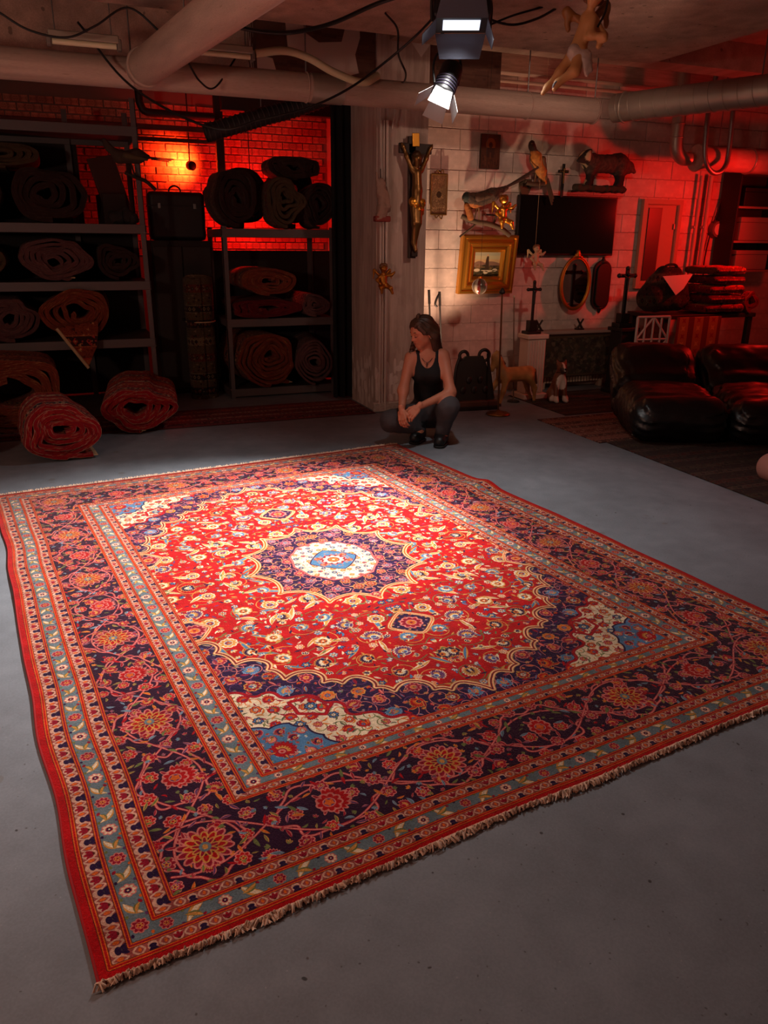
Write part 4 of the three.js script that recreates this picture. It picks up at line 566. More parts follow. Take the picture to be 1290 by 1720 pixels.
// left shelving
const onShelf = 'rolled carpets on the left shelving';
rolled('mauve carpet roll at left on the third shelf up from floor rolls', [-0.47, 0.925, -7.97], 0.04, RM.mauve, { rest: 0.69, a: 0.25, b: 0.205, turns: 5.1, len: 0.9, sd: 21, wob: 0.27 }, onShelf);
rolled('rust coloured carpet roll with fringed corner hanging off the shelf', [0.09, 0.975, -7.93], -0.06, RM.rust, { rest: 0.69, a: 0.265, b: 0.225, turns: 4.3, len: 0.9, sd: 25, wob: 0.27, hole: 0.25 }, onShelf);
{ // hanging corner of that carpet
  const t = scene.children[scene.children.length - 1]; const s = new THREE.Shape([[-0.17, 0.0], [0.2, 0.06], [0.17, -0.16], [0.07, -0.36]].map((q) => new THREE.Vector2(...q)));
  part(t, 'hanging_corner', new THREE.ExtrudeGeometry(s, { depth: 0.02, bevelEnabled: false }), RM.rust, [-0.02, -0.13, 0.04], [R(-6), 0, 0]); part(t, 'fringe', bar([-0.19, -0.13, 0.065], [0.05, -0.50, 0.095], 0.016, 0.016, 8), creamFringe, null, null, 'cream fringed edge');
}
rolled('flat mauve carpet roll with loose end on the middle shelf', [-0.04, 1.41, -7.95], 0.03, RM.mauve, { rest: 1.23, a: 0.31, b: 0.172, turns: 5.8, len: 0.9, tail: 0.12, sd: 31, wob: 0.12 }, onShelf);
rolled('olive carpet roll at left picture edge on the middle shelf', [-0.68, 1.41, -7.96], 0, RM.olive, { rest: 1.23, a: 0.25, b: 0.172, turns: 5.1, len: 0.9, sd: 33 }, onShelf);
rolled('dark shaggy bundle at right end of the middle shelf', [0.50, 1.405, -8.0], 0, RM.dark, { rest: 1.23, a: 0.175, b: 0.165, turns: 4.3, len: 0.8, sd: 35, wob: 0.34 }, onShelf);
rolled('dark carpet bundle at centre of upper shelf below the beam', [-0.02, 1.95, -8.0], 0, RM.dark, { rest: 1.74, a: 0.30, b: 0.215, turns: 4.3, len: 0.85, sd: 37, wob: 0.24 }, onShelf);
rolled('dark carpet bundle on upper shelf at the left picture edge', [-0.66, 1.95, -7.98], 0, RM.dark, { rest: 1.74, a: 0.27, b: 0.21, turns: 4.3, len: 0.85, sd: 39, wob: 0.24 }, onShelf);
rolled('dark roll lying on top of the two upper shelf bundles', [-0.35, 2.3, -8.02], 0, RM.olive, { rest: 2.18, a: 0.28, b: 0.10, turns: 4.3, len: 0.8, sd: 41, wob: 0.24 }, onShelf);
{ const t = thing('wooden_crate', 'dark leaning board and box on upper shelf in front of red glow', 'box', [0.53, 1.74, -8.52], 0.1); part(t, 'box', box(0.22, 0.28, 0.4, 0.012), M(50, 30, 26, 0.8), [0, 0.14, 0]); part(t, 'leaning_board', box(0.26, 0.5, 0.025, 0.005), M(70, 36, 30, 0.8), [-0.02, 0.36, 0.13], [R(-8), 0.2, 0.25]); }
{ const t = thing('scrap_bundle', 'small dark crumpled bundle at shelf corner below the bird', 'bundle', [0.60, 1.743, -8.10]); part(t, 'cloth', figure([[-0.08, 0.06, 0, 0.06, 0.09, 0.05, 0, 0.05], [0.02, 0.12, 0, 0.04, 0.05, 0.06, 0, 0.05]], 0.04, 0.012, null, (x, y, z) => 0.012 * nz(x * 30, y * 30, z * 30)), M(36, 28, 26, 0.9)); part(t, 'cord', new THREE.TorusGeometry(0.07, 0.006, 6, 20), iron, [0.01, 0.06, 0], [0, 1.2, 0.2]); }
// alcove shelving
const alc = 'rolled carpets on the alcove shelving';
rolled('dark brown carpet roll lying above a flat roll on alcove shelf', [1.99, 1.185, -8.17], 0, RM.rust, { rest: 1.055, a: 0.30, b: 0.14, turns: 5.8, len: 0.8, sd: 43 }, alc);
rolled('flattened wine coloured roll at the bottom of alcove shelf stack', [1.97, 0.93, -8.17], 0, RM.wine, { rest: 0.83, a: 0.36, b: 0.095, turns: 4.3, len: 0.8, sd: 45 }, alc);
rolled('pale oval carpet roll on alcove shelf beside the curtain', [2.49, 0.96, -8.16], 0, RM.mauve, { rest: 0.83, a: 0.16, b: 0.12, turns: 5.1, len: 0.8, sd: 47 }, alc);
rolled('thick carpet roll with loose tail on the lowest alcove shelf', [1.95, 0.4, -8.12], 0.1, RM.rust, { rest: 0.1, a: 0.28, b: 0.265, turns: 7.2, len: 0.8, tail: 0.22, sd: 49, wob: 0.20 }, alc);
rolled('rose carpet roll on the lowest alcove shelf beside the curtain', [2.45, 0.37, -8.10], -0.15, RM.mauve, { rest: 0.1, a: 0.185, b: 0.24, turns: 5.8, len: 0.8, sd: 51, wob: 0.20 }, alc);
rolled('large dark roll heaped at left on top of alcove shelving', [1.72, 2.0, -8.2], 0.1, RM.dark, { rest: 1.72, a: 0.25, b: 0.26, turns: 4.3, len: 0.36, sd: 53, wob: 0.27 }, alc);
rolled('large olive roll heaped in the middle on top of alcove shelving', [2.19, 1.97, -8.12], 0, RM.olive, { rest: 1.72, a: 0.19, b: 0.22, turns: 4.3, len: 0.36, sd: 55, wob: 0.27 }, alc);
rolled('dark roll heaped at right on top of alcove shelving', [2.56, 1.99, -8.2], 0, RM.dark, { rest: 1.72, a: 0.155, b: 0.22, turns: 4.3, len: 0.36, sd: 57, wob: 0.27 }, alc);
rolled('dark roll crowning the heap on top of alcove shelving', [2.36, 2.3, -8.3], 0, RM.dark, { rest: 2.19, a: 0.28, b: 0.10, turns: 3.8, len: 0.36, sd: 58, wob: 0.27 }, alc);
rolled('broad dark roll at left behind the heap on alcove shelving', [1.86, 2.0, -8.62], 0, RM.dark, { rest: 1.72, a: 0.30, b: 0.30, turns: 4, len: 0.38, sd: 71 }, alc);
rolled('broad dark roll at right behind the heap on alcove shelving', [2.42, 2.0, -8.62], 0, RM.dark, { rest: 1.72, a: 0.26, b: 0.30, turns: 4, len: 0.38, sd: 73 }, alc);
{ // trunk between the two units on a dark cupboard
  const c = thing('cupboard', 'dark low cupboard between the two shelving units', 'cupboard', [1.2, 0, -8.95]); part(c, 'body', box(0.62, 1.6, 0.5, 0.01), M(34, 24, 22, 0.8), [0, 0.8, 0]); for (const s of [-1, 1]) { const d = part(c, 'door', box(0.29, 1.48, 0.02, 0.006), M(40, 28, 24, 0.7), [s * 0.15, 0.8, 0.26]); part(d, 'knob', new THREE.SphereGeometry(0.015, 12, 8), iron, [-s * 0.11, 0, 0.02]); }
  const t = thing('travel_trunk', 'old black travel trunk standing before the red glowing wall', 'trunk', [1.2, 1.6, -8.92]); part(t, 'body', box(0.58, 0.48, 0.22, 0.05), M(26, 18, 18, 0.55), [0, 0.24, 0]); part(t, 'lid_seam', box(0.585, 0.012, 0.225, 0.004), iron, [0, 0.34, 0]); part(t, 'handle', new THREE.TorusGeometry(0.06, 0.009, 8, 20, Math.PI), iron, [0, 0.48, 0]); for (const s of [-1, 1]) part(t, 'latch', box(0.03, 0.05, 0.012, 0.004), steel, [s * 0.18, 0.34, 0.115]);
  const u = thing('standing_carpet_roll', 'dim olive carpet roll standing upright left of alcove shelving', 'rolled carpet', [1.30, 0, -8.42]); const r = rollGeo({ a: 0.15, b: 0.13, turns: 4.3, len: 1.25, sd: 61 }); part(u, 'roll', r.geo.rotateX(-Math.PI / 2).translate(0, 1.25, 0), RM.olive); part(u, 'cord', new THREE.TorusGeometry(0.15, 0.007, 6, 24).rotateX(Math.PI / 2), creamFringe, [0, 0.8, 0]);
}
{ // stuffed pheasant hanging on the left shelving post
  const t = thing('stuffed_pheasant', 'dark stuffed pheasant silhouette perched against the red glow', 'stuffed bird', [0.66, 2.20, -7.955]);
  const fm = M(64, 46, 34, 0.85, { sheen: 0.5 });
  part(t, 'body', figure([[-0.06, 0.10, 0, 0.05, 0.10, 0.12, 0, 0.06], [-0.06, 0.12, 0, 0.04, -0.14, 0.18, 0, 0.025], [-0.14, 0.18, 0, 0.022, -0.17, 0.235, 0, 0.024], [0.1, 0.13, 0, 0.045, 0.2, 0.12, 0, 0.02]], 0.05, 0.011, null, (x, y, z) => 0.004 * nz(x * 60, y * 90, z * 60)), fm);
  part(t, 'beak', new THREE.ConeGeometry(0.010, 0.03, 8).rotateZ(Math.PI / 2), iron, [-0.2, 0.232, 0]); for (const k of [0, 1, 2]) part(t, 'tail_feather', box(0.26 - k * 0.05, 0.008, 0.022, 0.003), fm, [0.30, 0.115 - k * 0.012, (k - 1) * 0.016], [0, 0, -0.05 - k * 0.02]);
  part(t, 'wing', figure([[0, 0.12, 0.05, 0.03, 0.18, 0.09, 0.055, 0.012]], 0.02, 0.01), M(84, 66, 44, 0.85)); for (const s of [-1, 1]) part(t, 'leg', bar([0.04, 0.06, s * 0.02], [0.07, -0.06, s * 0.02], 0.006), iron); part(t, 'branch', tube([[-0.02, -0.02, 0], [0.08, -0.06, 0], [0.16, -0.09, 0.01], [0.24, -0.16, 0.01]], 0.016, 20, 8), M(50, 36, 26, 0.9));
}
{ // black curtain: pleated sheet with thickness, hung from a rail
  const t = thing('black_curtain', 'heavy black curtain hanging beside the white column', 'curtain', [2.83, 0, -7.82]); const W2 = 0.50, Hh = 2.95, nx = 70, ny = 12, P = [], I = [];
  for (const f of [0, 1]) for (let j = 0; j <= ny; j++) for (let i = 0; i <= nx; i++) { const u = i / nx, x = (u - 0.5) * W2 * 1.06, y = 0.02 + Hh * j / ny, z = 0.035 * Math.sin(u * 38 + 0.6 * nz(u * 4, y)) * (1.15 - 0.3 * j / ny) + 0.01 * nz(u * 9, y * 1.5) - f * 0.006; P.push(x, y, z); }
  const o = (nx + 1) * (ny + 1); for (let j = 0; j < ny; j++) for (let i = 0; i < nx; i++) { const a = j * (nx + 1) + i, b = a + nx + 1; I.push(a, a + 1, b, b, a + 1, b + 1, o + a, o + b, o + a + 1, o + a + 1, o + b, o + b + 1); }
  const g = new THREE.BufferGeometry(); g.setAttribute('position', new THREE.Float32BufferAttribute(P, 3)); g.setIndex(I); g.computeVertexNormals(); part(t, 'cloth', g, M(9, 8, 9, 0.95)); part(t, 'rail', bar([-0.29, 2.99, 0], [0.29, 2.99, 0], 0.014), steel); for (let i = 0; i < 8; i++) part(t, 'ring', new THREE.TorusGeometry(0.02, 0.003, 6, 14).rotateY(Math.PI / 2), steel, [-0.24 + i * 0.068, 2.985, 0]); for (const s of [-1, 1]) part(t, 'rail_bracket', bar([s * 0.2, 3.0, 0], [s * 0.2, 3.45, 0], 0.006), steel);
}
// ---------------------------------------------------------------- curiosities on the column and the back wall
const GOLD = M(214, 150, 56, 0.34, { metalness: 0.9 }), GOLD2 = M(176, 112, 40, 0.45, { metalness: 0.8 }), BRONZE = M(132, 96, 54, 0.38, { metalness: 0.8 }), DARKWOOD = M(44, 28, 20, 0.6), WOOD = M(110, 72, 44, 0.65);
const fleck = (a, s) => (x, y, z) => a * nz(x * s, y * s, z * s);
function eyes(parent, list, r, mat) { for (const p of list) part(parent, 'eye', new THREE.SphereGeometry(r, 10, 8), mat, p); }
{ // crucifix on the column
  const t = thing('wall_crucifix', 'large gilded crucifix figure on dark cross hung on the column', 'crucifix', [3.10, 1.47, -6.985]);
  part(t, 'upright', box(0.075, 1.04, 0.03, 0.006), DARKWOOD, [-0.03, 0.51, 0.0], [0, 0, 0.02]); part(t, 'crossbar', box(0.32, 0.085, 0.03, 0.006), DARKWOOD, [-0.005, 0.93, 0], [0, 0, 0.0]);
  part(t, 'scroll_plate', box(0.07, 0.11, 0.012, 0.004), GOLD, [-0.01, 1.0, 0.022], [0, 0, 0.05], 'gilded plate');
  part(t, 'figure', figure([[-0.01, 0.72, 0.06, 0.042, -0.005, 0.58, 0.065, 0.045], [-0.005, 0.58, 0.065, 0.045, -0.01, 0.47, 0.06, 0.052], [-0.015, 0.78, 0.075, 0.02, -0.02, 0.84, 0.085, 0.040], [-0.05, 0.745, 0.055, 0.024, -0.105, 0.86, 0.04, 0.019], [-0.105, 0.86, 0.04, 0.018, -0.13, 0.935, 0.03, 0.014], [0.035, 0.745, 0.055, 0.024, 0.09, 0.85, 0.04, 0.019], [0.09, 0.85, 0.04, 0.018, 0.13, 0.935, 0.03, 0.014], [-0.03, 0.46, 0.06, 0.042, -0.03, 0.30, 0.085, 0.030], [-0.03, 0.30, 0.085, 0.028, -0.025, 0.13, 0.045, 0.018], [0.015, 0.46, 0.06, 0.042, 0.005, 0.30, 0.085, 0.030], [0.005, 0.30, 0.085, 0.028, -0.01, 0.13, 0.05, 0.018], [-0.02, 0.13, 0.048, 0.02, -0.01, 0.06, 0.07, 0.018], [-0.14, 0.94, 0.03, 0.016, -0.15, 0.965, 0.03, 0.01], [0.14, 0.94, 0.03, 0.016, 0.15, 0.965, 0.03, 0.01]], 0.022, 0.0085), BRONZE);
  part(t, 'hair', figure([[-0.025, 0.86, 0.065, 0.042, -0.055, 0.80, 0.06, 0.02], [-0.02, 0.865, 0.07, 0.043, 0.02, 0.8, 0.055, 0.02]], 0.02, 0.008, null, fleck(0.004, 70)), M(70, 48, 24, 0.5, { metalness: 0.6 }));
  part(t, 'loincloth', figure([[-0.05, 0.485, 0.07, 0.038, 0.035, 0.475, 0.07, 0.038], [0.035, 0.475, 0.08, 0.03, 0.05, 0.38, 0.07, 0.015], [-0.03, 0.45, 0.085, 0.03, 0.01, 0.41, 0.09, 0.022]], 0.02, 0.008, null, fleck(0.005, 80)), GOLD);
  part(t, 'footrest', box(0.06, 0.05, 0.05, 0.008), DARKWOOD, [-0.01, 0.03, 0.03]);
}
function putto(t, s, pose, skin, cloth, wings, hair) {   // chubby child figure, joints in units of s
  const q = (list) => list.map((b) => b.map((v) => v * s));
  part(t, 'body', figure(q(pose.body), 0.06 * s, 0.022 * s), skin);
  part(t, 'hair', figure(q(pose.hair), 0.04 * s, 0.022 * s, null, fleck(0.014 * s, 26 / s)), hair);
  if (cloth) part(t, 'loincloth', figure(q(pose.cloth), 0.05 * s, 0.02 * s, null, fleck(0.012 * s, 14 / s)), cloth);
  for (const w of pose.wings) part(t, 'wing', figure(q(w), 0.03 * s, 0.018 * s, null, fleck(0.008 * s, 30 / s)), wings);
  for (const e of pose.eyes || []) part(t, 'eye', new THREE.SphereGeometry(0.014 * s, 8, 6), iron, e.map((v) => v * s));
}
const SIT = { body: [[0, 0.55, 0, 0.12, 0, 0.3, 0, 0.14], [0, 0.7, 0.02, 0.06, 0, 0.84, 0.03, 0.135], [-0.1, 0.6, 0, 0.06, -0.26, 0.46, 0.06, 0.05], [-0.26, 0.46, 0.06, 0.05, -0.2, 0.34, 0.18, 0.045], [0.1, 0.6, 0, 0.06, 0.3, 0.62, 0.05, 0.05], [0.3, 0.62, 0.05, 0.05, 0.4, 0.72, 0.08, 0.04], [-0.07, 0.27, 0.02, 0.09, -0.16, 0.2, 0.24, 0.075], [-0.16, 0.2, 0.24, 0.07, -0.14, 0.02, 0.24, 0.045], [0.07, 0.27, 0.02, 0.09, 0.2, 0.18, 0.22, 0.075], [0.2, 0.18, 0.22, 0.07, 0.26, 0.0, 0.26, 0.045], [0, 0.82, 0.16, 0.02, 0, 0.8, 0.175, 0.02]], hair: [[-0.05, 0.93, 0, 0.10, 0.06, 0.93, 0, 0.10], [0, 0.88, -0.06, 0.12, 0, 0.86, -0.05, 0.11]], cloth: [[-0.1, 0.26, 0.04, 0.1, 0.1, 0.26, 0.04, 0.1]], wings: [[[-0.1, 0.6, -0.1, 0.04, -0.3, 0.78, -0.14, 0.05], [-0.3, 0.78, -0.14, 0.05, -0.34, 0.5, -0.12, 0.02]], [[0.1, 0.6, -0.1, 0.04, 0.3, 0.78, -0.14, 0.05], [0.3, 0.78, -0.14, 0.05, 0.36, 0.5, -0.12, 0.02]]], eyes: [[-0.045, 0.86, 0.15], [0.045, 0.86, 0.15]] };
{ // carved figures on the left side of the column
  const t = thing('carved_saint', 'weathered carved figure with red base hung beside the curtain', 'carved figure', [2.755, 1.80, -6.93]); const wm = M(150, 120, 106, 0.8);
  part(t, 'figure', figure([[0, 0.05, 0, 0.05, 0, 0.2, 0, 0.04], [0, 0.2, 0, 0.04, 0.0, 0.27, 0, 0.03], [0, 0.30, 0, 0.028, 0, 0.315, 0, 0.028], [-0.04, 0.22, 0, 0.016, -0.055, 0.38, 0, 0.012], [0.04, 0.22, 0.01, 0.016, 0.06, 0.1, 0.03, 0.014], [-0.02, 0.02, 0, 0.035, -0.05, 0.0, 0.01, 0.025]], 0.03, 0.009, null, fleck(0.006, 50)), wm);
  part(t, 'mantle', figure([[0.03, 0.26, -0.005, 0.02, 0.05, 0.08, 0.0, 0.03]], 0.02, 0.009, null, fleck(0.006, 50)), M(120, 88, 78, 0.8)); part(t, 'base', box(0.15, 0.05, 0.07, 0.012), M(130, 44, 36, 0.7), [0, 0.0, 0.0]); part(t, 'nail', bar([0, 0.3, -0.03], [0, 0.42, -0.045], 0.004), iron);
  const a = thing('gilt_cherub', 'small gilt cherub hung low on column edge by the curtain', 'cherub', [2.78, 1.15, -6.95]); putto(a, 0.26, SIT, GOLD2, GOLD2, GOLD2, M(110, 74, 44, 0.6)); part(a, 'hook', bar([0, 0.2, -0.03], [0, 0.27, -0.05], 0.003), iron);
}
{ // ornate metal tray
  const t = thing('ornate_tray', 'tall embossed brass tray hung by its handles beside the column', 'tray', [3.665, 2.065, -7.655]); const tx = canvas(256, 512, (g, w, h) => { g.fillStyle = 'rgb(140,104,74)'; g.fillRect(0, 0, w, h); for (let i = 0; i < 260; i++) { g.strokeStyle = i % 2 ? 'rgba(70,44,30,0.7)' : 'rgba(200,156,110,0.6)'; g.lineWidth = 3; g.beginPath(); const x = rnd() * w, y = rnd() * h; g.arc(x, y, rr(6, 22), rnd() * 6, rnd() * 6 + 3); g.stroke(); } g.fillStyle = 'rgba(50,30,22,0.7)'; g.beginPath(); g.ellipse(w / 2, h / 2, 40, 44, 0, 0, 7); g.fill(); });
  part(t, 'plate', box(0.175, 0.375, 0.012, 0.004), new THREE.MeshPhysicalMaterial({ map: tx, bumpMap: tx, bumpScale: 0.006, metalness: 0.7, roughness: 0.42 })); for (const s of [-1, 1]) { part(t, 'rim', bar([s * 0.088, -0.19, 0.006], [s * 0.088, 0.19, 0.006], 0.008), BRONZE); part(t, 'rim', bar([-0.088, s * 0.19, 0.006], [0.088, s * 0.19, 0.006], 0.010), BRONZE); part(t, 'handle', tube([[-0.045, s * 0.195, 0.01], [-0.03, s * 0.225, 0.015], [0, s * 0.205, 0.015], [0.03, s * 0.235, 0.015], [0.045, s * 0.195, 0.01]], 0.006, 24, 6), BRONZE); } part(t, 'nail', bar([0, 0.22, 0.02], [0, 0.22, -0.035], 0.005), iron);
}
{ // small icon
  const t = thing('small_icon', 'small dark icon picture without frame high on the wall', 'picture', [4.24, 2.49, -7.665]); const tx = canvas(256, 384, (g, w, h) => { g.fillStyle = 'rgb(74,46,26)'; g.fillRect(0, 0, w, h); g.fillStyle = 'rgb(128,82,34)'; g.beginPath(); g.ellipse(w / 2, 110, 66, 70, 0, 0, 7); g.fill(); g.fillStyle = 'rgb(52,32,22)'; g.beginPath(); g.ellipse(w / 2, 120, 26, 34, 0, 0, 7); g.fill(); g.fillRect(w / 2 - 56, 150, 112, 110); for (let i = 0; i < 24; i++) { g.fillStyle = `rgba(${[[110, 74, 40], [40, 26, 20], [90, 60, 44]][i % 3]},0.6)`; g.fillRect(rr(20, w - 40), rr(190, h - 30), rr(8, 26), rr(20, 80)); } });
  part(t, 'panel', box(0.225, 0.325, 0.022, 0.003), M(60, 40, 26, 0.7), [0, 0, -0.002]); part(t, 'painting', new THREE.PlaneGeometry(0.217, 0.317), new THREE.MeshPhysicalMaterial({ map: tx, roughness: 0.5 }), [0, 0, 0.0095]);
}
{ // long-tailed pheasant on a branch
  const t = thing('stuffed_pheasant', 'stuffed long tailed pheasant on a branch above the gold frame', 'stuffed bird', [3.9, 1.72, -7.5]); const fm = M(66, 50, 40, 0.8, { vertexColors: false });
  const col = (x, y, z) => { const n = nz(x * 70, y * 90, z * 70); if (x < 0.0 && y > 0.26) return [40, 46, 40]; if (y < 0.255 - 0.1 * x && x < 0.35) return [150 + 30 * n, 84 + 20 * n, 34]; return [70 + 34 * n, 52 + 24 * n, 40 + 14 * n]; };
  part(t, 'body', figure([[0.07, 0.28, 0, 0.075, 0.30, 0.345, 0, 0.065], [0.05, 0.30, 0, 0.055, -0.005, 0.325, 0.02, 0.032], [-0.005, 0.325, 0.02, 0.03, -0.03, 0.31, 0.03, 0.024], [0.3, 0.35, 0, 0.055, 0.46, 0.42, 0, 0.025]], 0.05, 0.011, col, fleck(0.004, 80)), new THREE.MeshPhysicalMaterial({ vertexColors: true, roughness: 0.8 }));
  part(t, 'beak', new THREE.ConeGeometry(0.01, 0.035, 8).rotateZ(2.2), M(120, 90, 60, 0.5), [-0.055, 0.29, 0.035]);
  for (const k of [0, 1, 2, 3]) part(t, 'tail_feather', box(0.54 - k * 0.07, 0.022, 0.006, 0.003), fm, [0.60 - k * 0.03, 0.505 - k * 0.018, 0.004 * k], [0, 0, 0.5 - k * 0.04]);
  for (const s of [-1, 1]) { part(t, 'wing', figure([[0.1, 0.31, s * 0.06, 0.04, 0.4, 0.37, s * 0.035, 0.014]], 0.02, 0.011, null, fleck(0.004, 60)), M(84, 58, 42, 0.8)); part(t, 'leg', bar([0.14, 0.22, s * 0.02], [0.13 + s * 0.02, 0.10, s * 0.015], 0.007, 0.005), M(120, 96, 60, 0.6)); }
  part(t, 'branch', tube([[-0.02, 0.14, -0.05], [0.1, 0.09, 0], [0.26, 0.07, 0], [0.4, 0.03, 0.02], [0.52, -0.04, 0.02]], 0.026, 30, 8), M(84, 66, 48, 0.9)); part(t, 'branch', tube([[0.14, 0.08, 0], [0.06, 0.02, 0.01], [-0.06, -0.06, 0.01]], 0.010, 14, 6), M(84, 66, 48, 0.9)); part(t, 'branch', tube([[0.33, 0.06, 0], [0.36, 0.16, 0.01], [0.42, 0.24, 0.0]], 0.012, 14, 6), M(84, 66, 48, 0.9)); part(t, 'mount', bar([0.2, 0.07, 0], [0.2, 0.1, -0.2], 0.012), iron);
  part(t, 'breast_plume', figure([[0.0, 0.24, 0.02, 0.03, 0.05, 0.13, 0.02, 0.035]], 0.02, 0.01, null, fleck(0.004, 80)), M(146, 84, 34, 0.85), null, null, 'rust brown breast feathers');
}
{ // second bird
  const t = thing('stuffed_pheasant', 'stuffed brown pheasant perched upright over the television corner', 'stuffed bird', [4.74, 2.10, -7.55]);
  const col = (x, y, z) => { const n = nz(x * 70, y * 90, z * 70); if (y > 0.40) return [60, 44, 34]; if (z > 0.01) return [170 + 36 * n, 104 + 24 * n, 40]; return [80 + 30 * n, 56 + 20 * n, 38]; };
  part(t, 'body', figure([[-0.01, 0.32, 0, 0.068, 0.05, 0.22, 0, 0.06], [-0.03, 0.36, 0, 0.05, -0.085, 0.445, 0.015, 0.026], [-0.085, 0.445, 0.015, 0.025, -0.10, 0.475, 0.03, 0.026], [0.05, 0.22, 0, 0.05, 0.12, 0.1, -0.01, 0.025]], 0.05, 0.011, col, fleck(0.004, 80)), new THREE.MeshPhysicalMaterial({ vertexColors: true, roughness: 0.8 }));
  part(t, 'beak', new THREE.ConeGeometry(0.009, 0.03, 8).rotateX(1.6), M(120, 90, 60, 0.5), [-0.112, 0.468, 0.06]); eyes(t, [[-0.118, 0.482, 0.045], [-0.085, 0.484, 0.05]], 0.005, black);
  for (const k of [0, 1, 2]) part(t, 'tail_feather', box(0.022, 0.30 - k * 0.04, 0.007, 0.003), M(74, 54, 38, 0.85), [0.16 + k * 0.012, 0.03 + k * 0.01, 0.004 * k], [0, 0, 0.42]);
  part(t, 'wing', figure([[0.04, 0.33, 0.045, 0.03, 0.11, 0.14, 0.03, 0.014]], 0.02, 0.01, null, fleck(0.004, 60)), M(92, 62, 38, 0.8)); for (const s of [-1, 1]) part(t, 'leg', bar([0.01 + s * 0.02, 0.19, 0.01], [0.0 + s * 0.025, 0.10, 0.01], 0.006), M(120, 96, 60, 0.6));
  part(t, 'perch', tube([[-0.12, 0.10, 0], [0, 0.09, 0.01], [0.1, 0.1, 0]], 0.022, 16, 8), M(70, 52, 36, 0.9)); part(t, 'plaque', (() => { const s = new THREE.Shape(); s.moveTo(-0.07, 0.08); s.lineTo(0.07, 0.08); s.quadraticCurveTo(0.08, -0.04, 0, -0.11); s.quadraticCurveTo(-0.08, -0.04, -0.07, 0.08); return new THREE.ExtrudeGeometry(s, { depth: 0.018, bevelSize: 0.004, bevelThickness: 0.004, bevelSegments: 1 }); })(), M(92, 74, 52, 0.6), [-0.06, 0.06, -0.12]); part(t, 'mount', bar([0, 0.09, 0], [-0.04, 0.07, -0.13], 0.012), iron);
}
{ // putto by the branch
  const t = thing('gilt_putto', 'shining gilt putto holding out an arm beside the pheasant branch', 'cherub', [4.25, 1.745, -7.35]); putto(t, 0.31, SIT, GOLD, null, GOLD, GOLD2); part(t, 'mount', bar([0, 0.12, 0], [0, 0.14, -0.34], 0.008), iron);
  const u = thing('hanging_angel', 'small hanging angel figurine in front of the television corner', 'angel', [4.72, 1.335, -7.42]); putto(u, 0.25, SIT, M(190, 150, 118, 0.5), M(150, 60, 44, 0.6), M(206, 176, 130, 0.5), M(110, 74, 44, 0.6)); part(u, 'string', bar([0, 0.22, -0.02], [0.0, 2.1, -0.02], 0.0012), creamFringe);
}
{ // small wall cross between bird and badger
  const t = thing('small_wall_cross', 'small dark cross standing on the television edge', 'cross', [5.105, 2.075, -7.60]); part(t, 'upright', box(0.03, 0.33, 0.02, 0.005), iron, [0, 0.165, 0]); part(t, 'crossbar', box(0.13, 0.03, 0.02, 0.005), iron, [0, 0.255, 0]); part(t, 'figure', figure([[0, 0.25, 0.015, 0.009, 0, 0.14, 0.018, 0.008], [-0.05, 0.255, 0.015, 0.006, 0.05, 0.255, 0.015, 0.006], [0, 0.275, 0.02, 0.011, 0, 0.28, 0.02, 0.011]], 0.01, 0.004), BRONZE);
}
{ // badger on its board
  const t = thing('stuffed_badger', 'stuffed badger standing on a mossy board above the television', 'stuffed animal', [5.5, 2.165, -7.46]);
  const col = (x, y, z) => { const n = nz(x * 60, y * 80, z * 60); if (x < -0.235) { const s = Math.abs(z - 0.05); return s < 0.016 || s > 0.05 ? [196, 168, 130] : [44, 32, 26]; } if (y < 0.13) return [34, 26, 24]; return [74 + 26 * n, 54 + 20 * n, 44 + 16 * n]; };
  part(t, 'body', figure([[-0.16, 0.24, 0, 0.085, 0.20, 0.25, 0, 0.10], [0.2, 0.25, 0, 0.095, 0.33, 0.22, 0, 0.06], [-0.16, 0.26, 0.01, 0.075, -0.26, 0.29, 0.04, 0.058], [-0.26, 0.29, 0.04, 0.055, -0.35, 0.26, 0.07, 0.028], [-0.17, 0.2, 0.03, 0.045, -0.2, 0.04, 0.04, 0.03], [-0.12, 0.2, -0.04, 0.045, -0.10, 0.04, -0.04, 0.03], [0.2, 0.2, 0.04, 0.055, 0.18, 0.04, 0.05, 0.03], [0.27, 0.2, -0.04, 0.055, 0.29, 0.04, -0.04, 0.03], [-0.2, 0.04, 0.04, 0.028, -0.235, 0.03, 0.06, 0.024], [0.18, 0.04, 0.05, 0.028, 0.145, 0.03, 0.06, 0.024], [0.33, 0.24, 0, 0.035, 0.42, 0.18, 0, 0.02], [-0.24, 0.33, 0.0, 0.016, -0.235, 0.355, -0.005, 0.014], [-0.245, 0.33, 0.085, 0.016, -0.235, 0.355, 0.09, 0.014]], 0.05, 0.013, col, fleck(0.006, 50)), new THREE.MeshPhysicalMaterial({ vertexColors: true, roughness: 0.9, sheen: 0.3 }));
  part(t, 'nose', new THREE.SphereGeometry(0.014, 10, 8), black, [-0.375, 0.255, 0.08]); eyes(t, [[-0.305, 0.30, 0.085], [-0.31, 0.305, 0.04]], 0.008, black);
  part(t, 'board', figure([[-0.33, 0.0, 0, 0.03, 0.3, 0.0, 0, 0.03], [-0.33, 0.0, 0.06, 0.028, 0.2, -0.005, 0.07, 0.03], [-0.25, 0, -0.08, 0.03, 0.34, 0.0, -0.06, 0.03]], 0.05, 0.014, null, fleck(0.012, 28)), M(62, 50, 36, 0.95)); for (const x of [-0.2, 0.2]) part(t, 'bracket', bar([x, -0.015, 0], [x, -0.02, -0.24], 0.012), iron);
}
